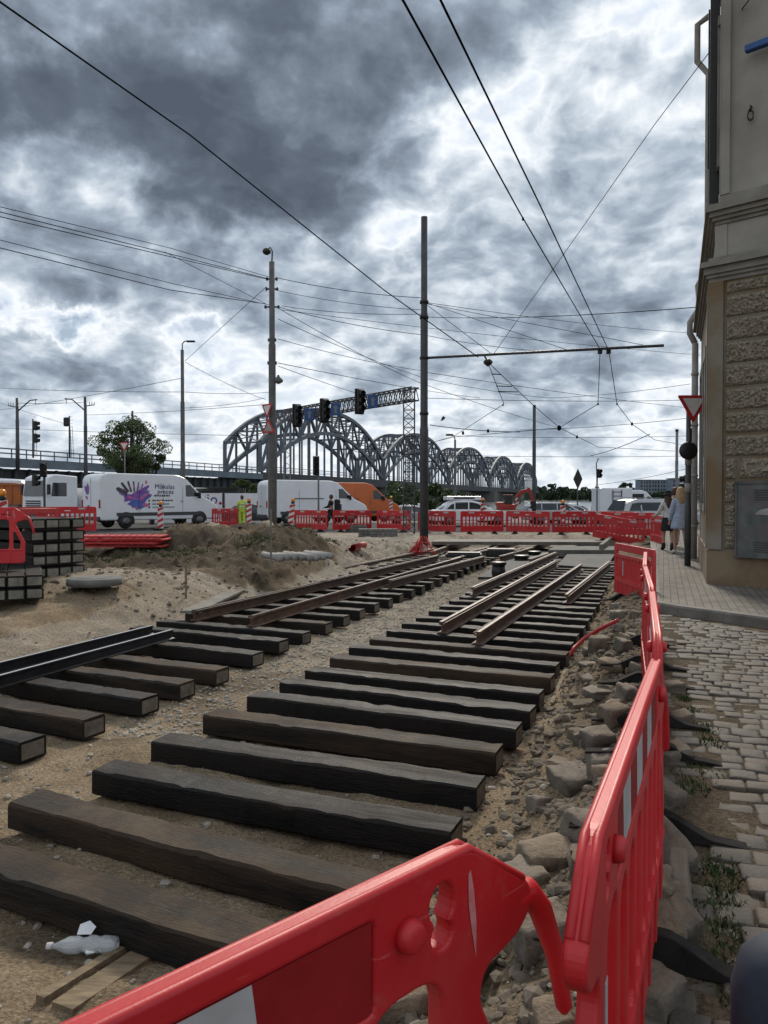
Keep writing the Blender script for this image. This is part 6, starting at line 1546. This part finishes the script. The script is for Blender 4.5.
H = [((429, 303, 28), (690, 333, 45), .01, 'thin span wire from the dark pole falling gently to the right, upper'),
     ((282, 306, 30), (424, 314, 28), .01, 'span wire between the lamp post and the dark pole at mid height'),
     ((424, 317, 28), (712, 306, 17), .01, 'span wire from the dark pole rising slightly to the corner building'),
     ((282, 310, 30), (700, 355, 40), .01, 'thin span wire crossing behind the arm towards the building'),
     ((278, 278, 30), (424, 298, 27.9), .012, 'double feeder wire between the lamp post and the dark pole, upper'),
     ((275, 290, 30), (424, 310, 27.9), .009, 'thin feeder wire under the upper one, lamp post to dark pole'),
     ((278, 307, 30), (424, 335, 30), .012, 'wire dropping to the right from the lamp post below the lamp brackets'),
     ((424, 335, 30), (560, 352, 36), .011, 'continuation wire passing behind the arm of the dark pole'),
     ((278, 308, 30), (418, 382, 40), .012, 'steeper wire from the lamp post towards the bottom of the dark pole, upper'),
     ((418, 382, 40), (560, 428, 60), .014, 'low wire right of the dark pole sloping to the wire crossing'),
     ((278, 319, 30), (424, 378, 42), .012, 'second steep wire from the lamp post, passing the signal gantry'),
     ((278, 339, 30), (424, 371, 42), .012, 'flatter wire from the lamp post across the top of the arches'),
     ((278, 363, 30), (480, 398, 60), .014, 'wire from the lowest lamp post bracket across the arches'),
     ((278, 366, 30), (400, 405, 60), .012, 'thin wire from the lowest bracket to the gantry beam'),
     ((424, 372, 42), (690, 408, 70), .016, 'faint low wire across the sky right of the dark pole'),
     ((424, 398, 42), (690, 400, 50), .015, 'level low wire across the sky right of the dark pole'),
     ((424, 378, 42), (549, 398, 50), .013, 'sloping faint wire between the dark pole and the slim pole'),
     ((549, 398, 50), (690, 384, 40), .012, 'wire rising right from above the slim pole to the building'),
     ((520, 430, 50), (690, 418, 40), .013, 'wire rising right through the wire crossing'),
     ((455, 436, 60), (690, 436, 60), .016, 'level wire low above the far trees'),
     ((440, 455, 70), (690, 456, 70), .018, 'lowest level wire just over the distant vans'),
     ((590, 456, 50), (650, 434, 42), .02, 'short thick curved feeder left of the give-way sign'),
     ((430, 425, 60), (520, 432, 60), .03, 'short thick insulated wire section above the arches'),
     ((595, 485, 60), (690, 468, 50), .014, 'thin wire rising from the distant van to the sign pole'),
     ((0, 388, 90), (183, 392, 60), .02, 'faint wire above the catenary masts'),
     ((0, 410, 90), (183, 378, 60), .02, 'rising wire from the left edge to the street lamp'),
     ((0, 428, 95), (272, 436, 70), .022, 'railway wire low over the viaduct'),
     ((86, 415, 94), (272, 404, 60), .02, 'wire from the right catenary mast to the lamp post'),
     ((185, 392, 45), (272, 392, 60), .014, 'level wire between the street lamp and the lamp post'),
     ((185, 362, 45), (266, 400, 50), .013, 'wire sloping down from the street lamp to the right'),
     ((185, 408, 45), (265, 398, 50), .012, 'wire low between the street lamp and the lamp post'),
     ((18, 403, 96), (86, 402, 94), .03, 'wire strung between the two catenary masts'),
     ((-10, 399, 96), (70, 425, 94), .02, 'wire crossing behind the railway signals')]
for (a, b_, r, l) in H: wire([a, b_], r, l, sag=.12)
wire([(-20, 202, 20), (170, 248, 26), (269, 277, 30)], .010, 'uppermost wire from the left edge to the lamp post')
wire([(-20, 207, 20), (170, 254, 26), (269, 279, 30)], .013, 'second wire from the left edge to the lamp post')
wire([(-20, 212, 20), (150, 252, 25), (268, 279.5, 30)], .013, 'third wire from the left edge to the lamp post')
wire([(-20, 235, 20), (170, 283, 26), (269, 305, 30)], .010, 'fourth wire from the left edge, lower pair, upper one')
wire([(-20, 243, 20), (170, 290, 26), (266, 304, 30)], .013, 'fifth wire from the left edge, lower pair, lower one')
wire([(165, 252, 26), (266, 304, 30)], .009, 'slanting wire branching from the upper wires to the lamp post')
wire([(185, 361, 45), (266, 287, 30)], .011, 'wire rising from the street lamp to the lamp post brackets')

# ------------------------------------------------------------------ people
def skin_body(joints, edges, radii, name, m, parent):
    me = bpy.data.meshes.new(name); me.from_pydata(joints, edges, []); o = bpy.data.objects.new(name, me); COL.objects.link(o)
    md = o.modifiers.new('skin', 'SKIN'); md.use_smooth_shade = True
    for v, r in zip(me.skin_vertices[0].data, radii): v.radius = (r, r) if not isinstance(r, tuple) else r
    me.skin_vertices[0].data[0].use_root = True
    sb = o.modifiers.new('sub', 'SUBSURF'); sb.levels = 2; sb.render_levels = 2
    dg = bpy.context.evaluated_depsgraph_get(); ev = o.evaluated_get(dg); nm = bpy.data.meshes.new_from_object(ev); o.modifiers.clear()
    o.data = nm; bpy.data.meshes.remove(me); nm.name = name; nm.materials.clear(); nm.materials.append(M[m]); [setattr(f, 'use_smooth', True) for f in nm.polygons]
    o.parent = parent; return o
def person(label, loc, rz, H_, stride, arms, name='person', wide=1.0):
    """faces +y; arms: ((elbow, hand) left, (elbow, hand) right) offsets from shoulder, metres at 1.7 m"""
    k = H_/1.7; t = thing(name, label, 'person', loc, rz); s = stride
    J = [(0, 0, .93), (0, -.005, 1.12), (0, 0, 1.32), (0, .0, 1.43), (0, .01, 1.50), (0, .02, 1.60),
         (-.09, 0, .88), (-.10, s*.5, .49), (-.10, s*.7-.02, .09), (-.10, s*.7+.12, .035), (.09, 0, .88), (.10, -s*.35, .49), (.10, -s*.9, .10), (.10, -s*.9+.12, .035),
         (-.15*wide, 0, 1.38), (.15*wide, 0, 1.38)]
    (le, lh), (re, rh) = arms; L0 = Vector(J[14]); R0 = Vector(J[15])
    J += [tuple(L0+Vector(le)), tuple(L0+Vector(lh)), tuple(R0+Vector(re)), tuple(R0+Vector(rh))]
    lh2 = L0+Vector(lh)+(Vector(lh)-Vector(le)).normalized()*.12; rh2 = R0+Vector(rh)+(Vector(rh)-Vector(re)).normalized()*.12; J += [tuple(lh2), tuple(rh2)]
    E = [(0, 1), (1, 2), (2, 3), (3, 4), (4, 5), (0, 6), (6, 7), (7, 8), (8, 9), (0, 10), (10, 11), (11, 12), (12, 13), (2, 14), (2, 15), (14, 16), (16, 17), (15, 18), (18, 19), (17, 20), (19, 21)]
    Rr = [.125, .105, .12, .07, .05, .085, .09, .058, .038, .035, .09, .058, .038, .035, .055, .055, .038, .027, .038, .027, .028, .028]
    J = [tuple(c*k for c in v) for v in J]; o = skin_body(J, E, [r*k for r in Rr], 'body', 'skin', t)
    return t, k, J
def cloth(t, joints, edges, radii, name, m): return skin_body([tuple(j) for j in joints], edges, radii, name, m, t)
def headball(t, k, m, hair_pts, x=0): 
    b = MB().lathe([(.01, -.125), (.055, -.10), (.078, -.03), (.082, .03), (.065, .09), (.03, .118), (.005, .123)], 16, 0, Matrix.Translation((0, .015, 1.60*k)) @ Matrix.Scale(k, 4)); b.build('face', 'skin', t)
    for s in (-1, 1): MB().lathe([(.006, -.006), (.012, 0), (.006, .006)], 8, 0, Matrix.Translation((s*.03*k, .095*k, 1.61*k))).build('eye', 'black', t)
    b = MB().lathe(hair_pts, 16, 0, Matrix.Translation((0, -.012, 1.60*k)) @ Matrix.Diagonal((k, k*1.05, k, 1))); return b.build('hair', m, t)
A_down = ((-.07, .0, -.28), (-.10, .06, -.52)), ((.07, 0, -.28), (.10, .06, -.52))
# woman in a black hat
p = at(668, 500, 21.8); t, k, J = person('woman in a black hat, white top and black skirt walking away beside the barriers', (p.x, p.y, BZ), -.1, 1.62, .16, (((-.10, .02, -.25), (-.16, .2, -.36)), ((.07, 0, -.28), (.08, .06, -.5))))
headball(t, k, 'hair_dark', [(.02, -.48), (.09, -.44), (.115, -.25), (.10, -.06), (.095, .05), (.06, .11), (.01, .13)])
MB().lathe([(.17, 0), (.175, .012), (.10, .03), (.10, .10), (.08, .13), (.01, .14)], 18, 0, Matrix.Translation((0, 0, 1.64*k))).build('hat', 'darkcloth', t)
cloth(t, [J[1], J[2], (0, 0, 1.40*k), J[14], J[16], J[17], J[15], J[18], J[19], (0, 0, 1.0*k)], [(0, 1), (1, 2), (1, 3), (3, 4), (4, 5), (1, 6), (6, 7), (7, 8), (0, 9)], [.135, .145, .08, .075, .06, .045, .075, .06, .045, .14], 'top', 'whitecloth')
MB().lathe([(.20*k, .58*k), (.205*k, .62*k), (.185*k, .85*k), (.15*k, 1.03*k)], 18, 0, Matrix.Diagonal((1, .8, 1, 1))).build('skirt', 'darkcloth', t)
[MB().tube([(J[i][0], J[i][1], J[i][2]+.12), J[i], J[i+1]], [.055, .06, .05], 8).build('footwear', 'darkcloth', t) for i in (8, 12)]
# blond woman
p = at(680.5, 500, 20.2); t, k, J = person('woman with long blond hair and loose pale blue shirt, beside the sign pole', (p.x, p.y, BZ), -.05, 1.74, .18, A_down)
headball(t, k, 'hair_blond', [(.03, -.42), (.11, -.38), (.135, -.2), (.115, -.05), (.10, .05), (.07, .11), (.01, .135)])
cloth(t, [J[1], J[2], (0, 0, 1.40*k), J[14], J[16], J[17], J[15], J[18], J[19], (0, -.01, .86*k)], [(0, 1), (1, 2), (1, 3), (3, 4), (4, 5), (1, 6), (6, 7), (7, 8), (0, 9)], [.165, .165, .09, .085, .07, .055, .085, .07, .055, .19], 'shirt', 'bluecloth')
[MB().tube([(J[i][0], J[i][1], J[i][2]+.02), J[i], J[i+1]], [.05, .058, .048], 8).build('footwear', 'whitecloth', t) for i in (8, 12)]
MB().lathe([(.235*k, .66*k), (.24*k, .70*k), (.20*k, .95*k), (.15*k, 1.15*k)], 18, 0, Matrix.Diagonal((1, .75, 1, 1))).build('shirt_tail', 'bluecloth', t)
# third walker hidden between them
p = at(675, 500, 23.2); t, k, J = person('person in white trousers walking ahead, half hidden between the two women', (p.x, p.y, BZ), -.05, 1.78, -.18, A_down)
headball(t, k, 'hair_dark', [(.06, -.1), (.095, -.04), (.098, .04), (.07, .11), (.01, .13)])
cloth(t, [J[0], J[6], J[7], J[8], J[10], J[11], J[12]], [(0, 1), (1, 2), (2, 3), (0, 4), (4, 5), (5, 6)], [.14, .105, .085, .075, .105, .085, .075], 'trousers', 'whitecloth')
cloth(t, [J[1], J[2], (0, 0, 1.40*k), J[14], J[16], J[15], J[18]], [(0, 1), (1, 2), (1, 3), (3, 4), (1, 5), (5, 6)], [.14, .15, .08, .08, .06, .08, .06], 'shirt', 'darkcloth')
[MB().tube([(J[i][0], J[i][1], J[i][2]+.02), J[i], J[i+1]], [.05, .055, .045], 8).build('footwear', 'darkcloth', t) for i in (8, 12)]
# worker in hi-vis
p = at(242, 500, 44); t, k, J = person('worker in yellow high-visibility clothes standing with his back turned by the hoarding', (p.x, p.y, -.02), .3, 1.76, .08, (((-.08, .05, -.26), (-.04, .22, -.36)), ((.08, .05, -.26), (.04, .22, -.36))), wide=1.15)
headball(t, k, 'hair_dark', [(.06, -.09), (.092, -.04), (.096, .04), (.07, .11), (.01, .13)])
cloth(t, [J[0], J[6], J[7], J[8], J[10], J[11], J[12]], [(0, 1), (1, 2), (2, 3), (0, 4), (4, 5), (5, 6)], [.15, .115, .09, .08, .115, .09, .08], 'trousers', 'hivis')
cloth(t, [J[1], J[2], (0, 0, 1.40*k), J[14], J[16], J[17], J[15], J[18], J[19], (0, 0, .98*k)], [(0, 1), (1, 2), (1, 3), (3, 4), (4, 5), (1, 6), (6, 7), (7, 8), (0, 9)], [.16, .17, .09, .09, .07, .055, .09, .07, .055, .165], 'jacket', 'hivis')
[MB().lathe([(.178*k, z*k), (.178*k, (z+.06)*k)], 18).build('reflective_band', 'signwhite', t) for z in (1.05, 1.2)]
[MB().tube([(J[i][0], J[i][1], J[i][2]+.1), J[i], J[i+1]], [.07, .065, .055], 8).build('footwear', 'darkcloth', t) for i in (8, 12)]
# pedestrian with a rucksack
p = at(331, 500, 39.5); t, k, J = person('pedestrian in black with a large black rucksack walking left behind the far barriers', (p.x, p.y, -.02), R(80), 1.78, .3, (((-.06, .08, -.26), (-.02, .28, -.3)), ((.06, .08, -.26), (.02, .28, -.3))), wide=1.1)
headball(t, k, 'hair_dark', [(.06, -.09), (.092, -.04), (.096, .04), (.07, .11), (.01, .13)])
cloth(t, [J[0], J[6], J[7], J[8], J[10], J[11], J[12]], [(0, 1), (1, 2), (2, 3), (0, 4), (4, 5), (5, 6)], [.145, .105, .08, .07, .105, .08, .07], 'trousers', 'darkcloth')
cloth(t, [J[1], J[2], (0, 0, 1.40*k), J[14], J[16], J[17], J[15], J[18], J[19]], [(0, 1), (1, 2), (1, 3), (3, 4), (4, 5), (1, 6), (6, 7), (7, 8)], [.15, .16, .085, .085, .065, .05, .085, .065, .05], 'jacket', 'darkcloth')
[MB().tube([(J[i][0], J[i][1], J[i][2]+.02), J[i], J[i+1]], [.05, .055, .045], 8).build('footwear', 'darkcloth', t) for i in (8, 12)]
rk = thing('rucksack', 'large black rucksack on the back of the pedestrian in black', 'rucksack', (p.x+.33, p.y-.05, 1.18), R(80))
MB().rbox((0, 0, 0), (.36, .30, .72), .11).build('pack', 'darkcloth', rk); MB().rbox((0, -.16, -.05), (.26, .1, .38), .04).build('pocket', 'black', rk)
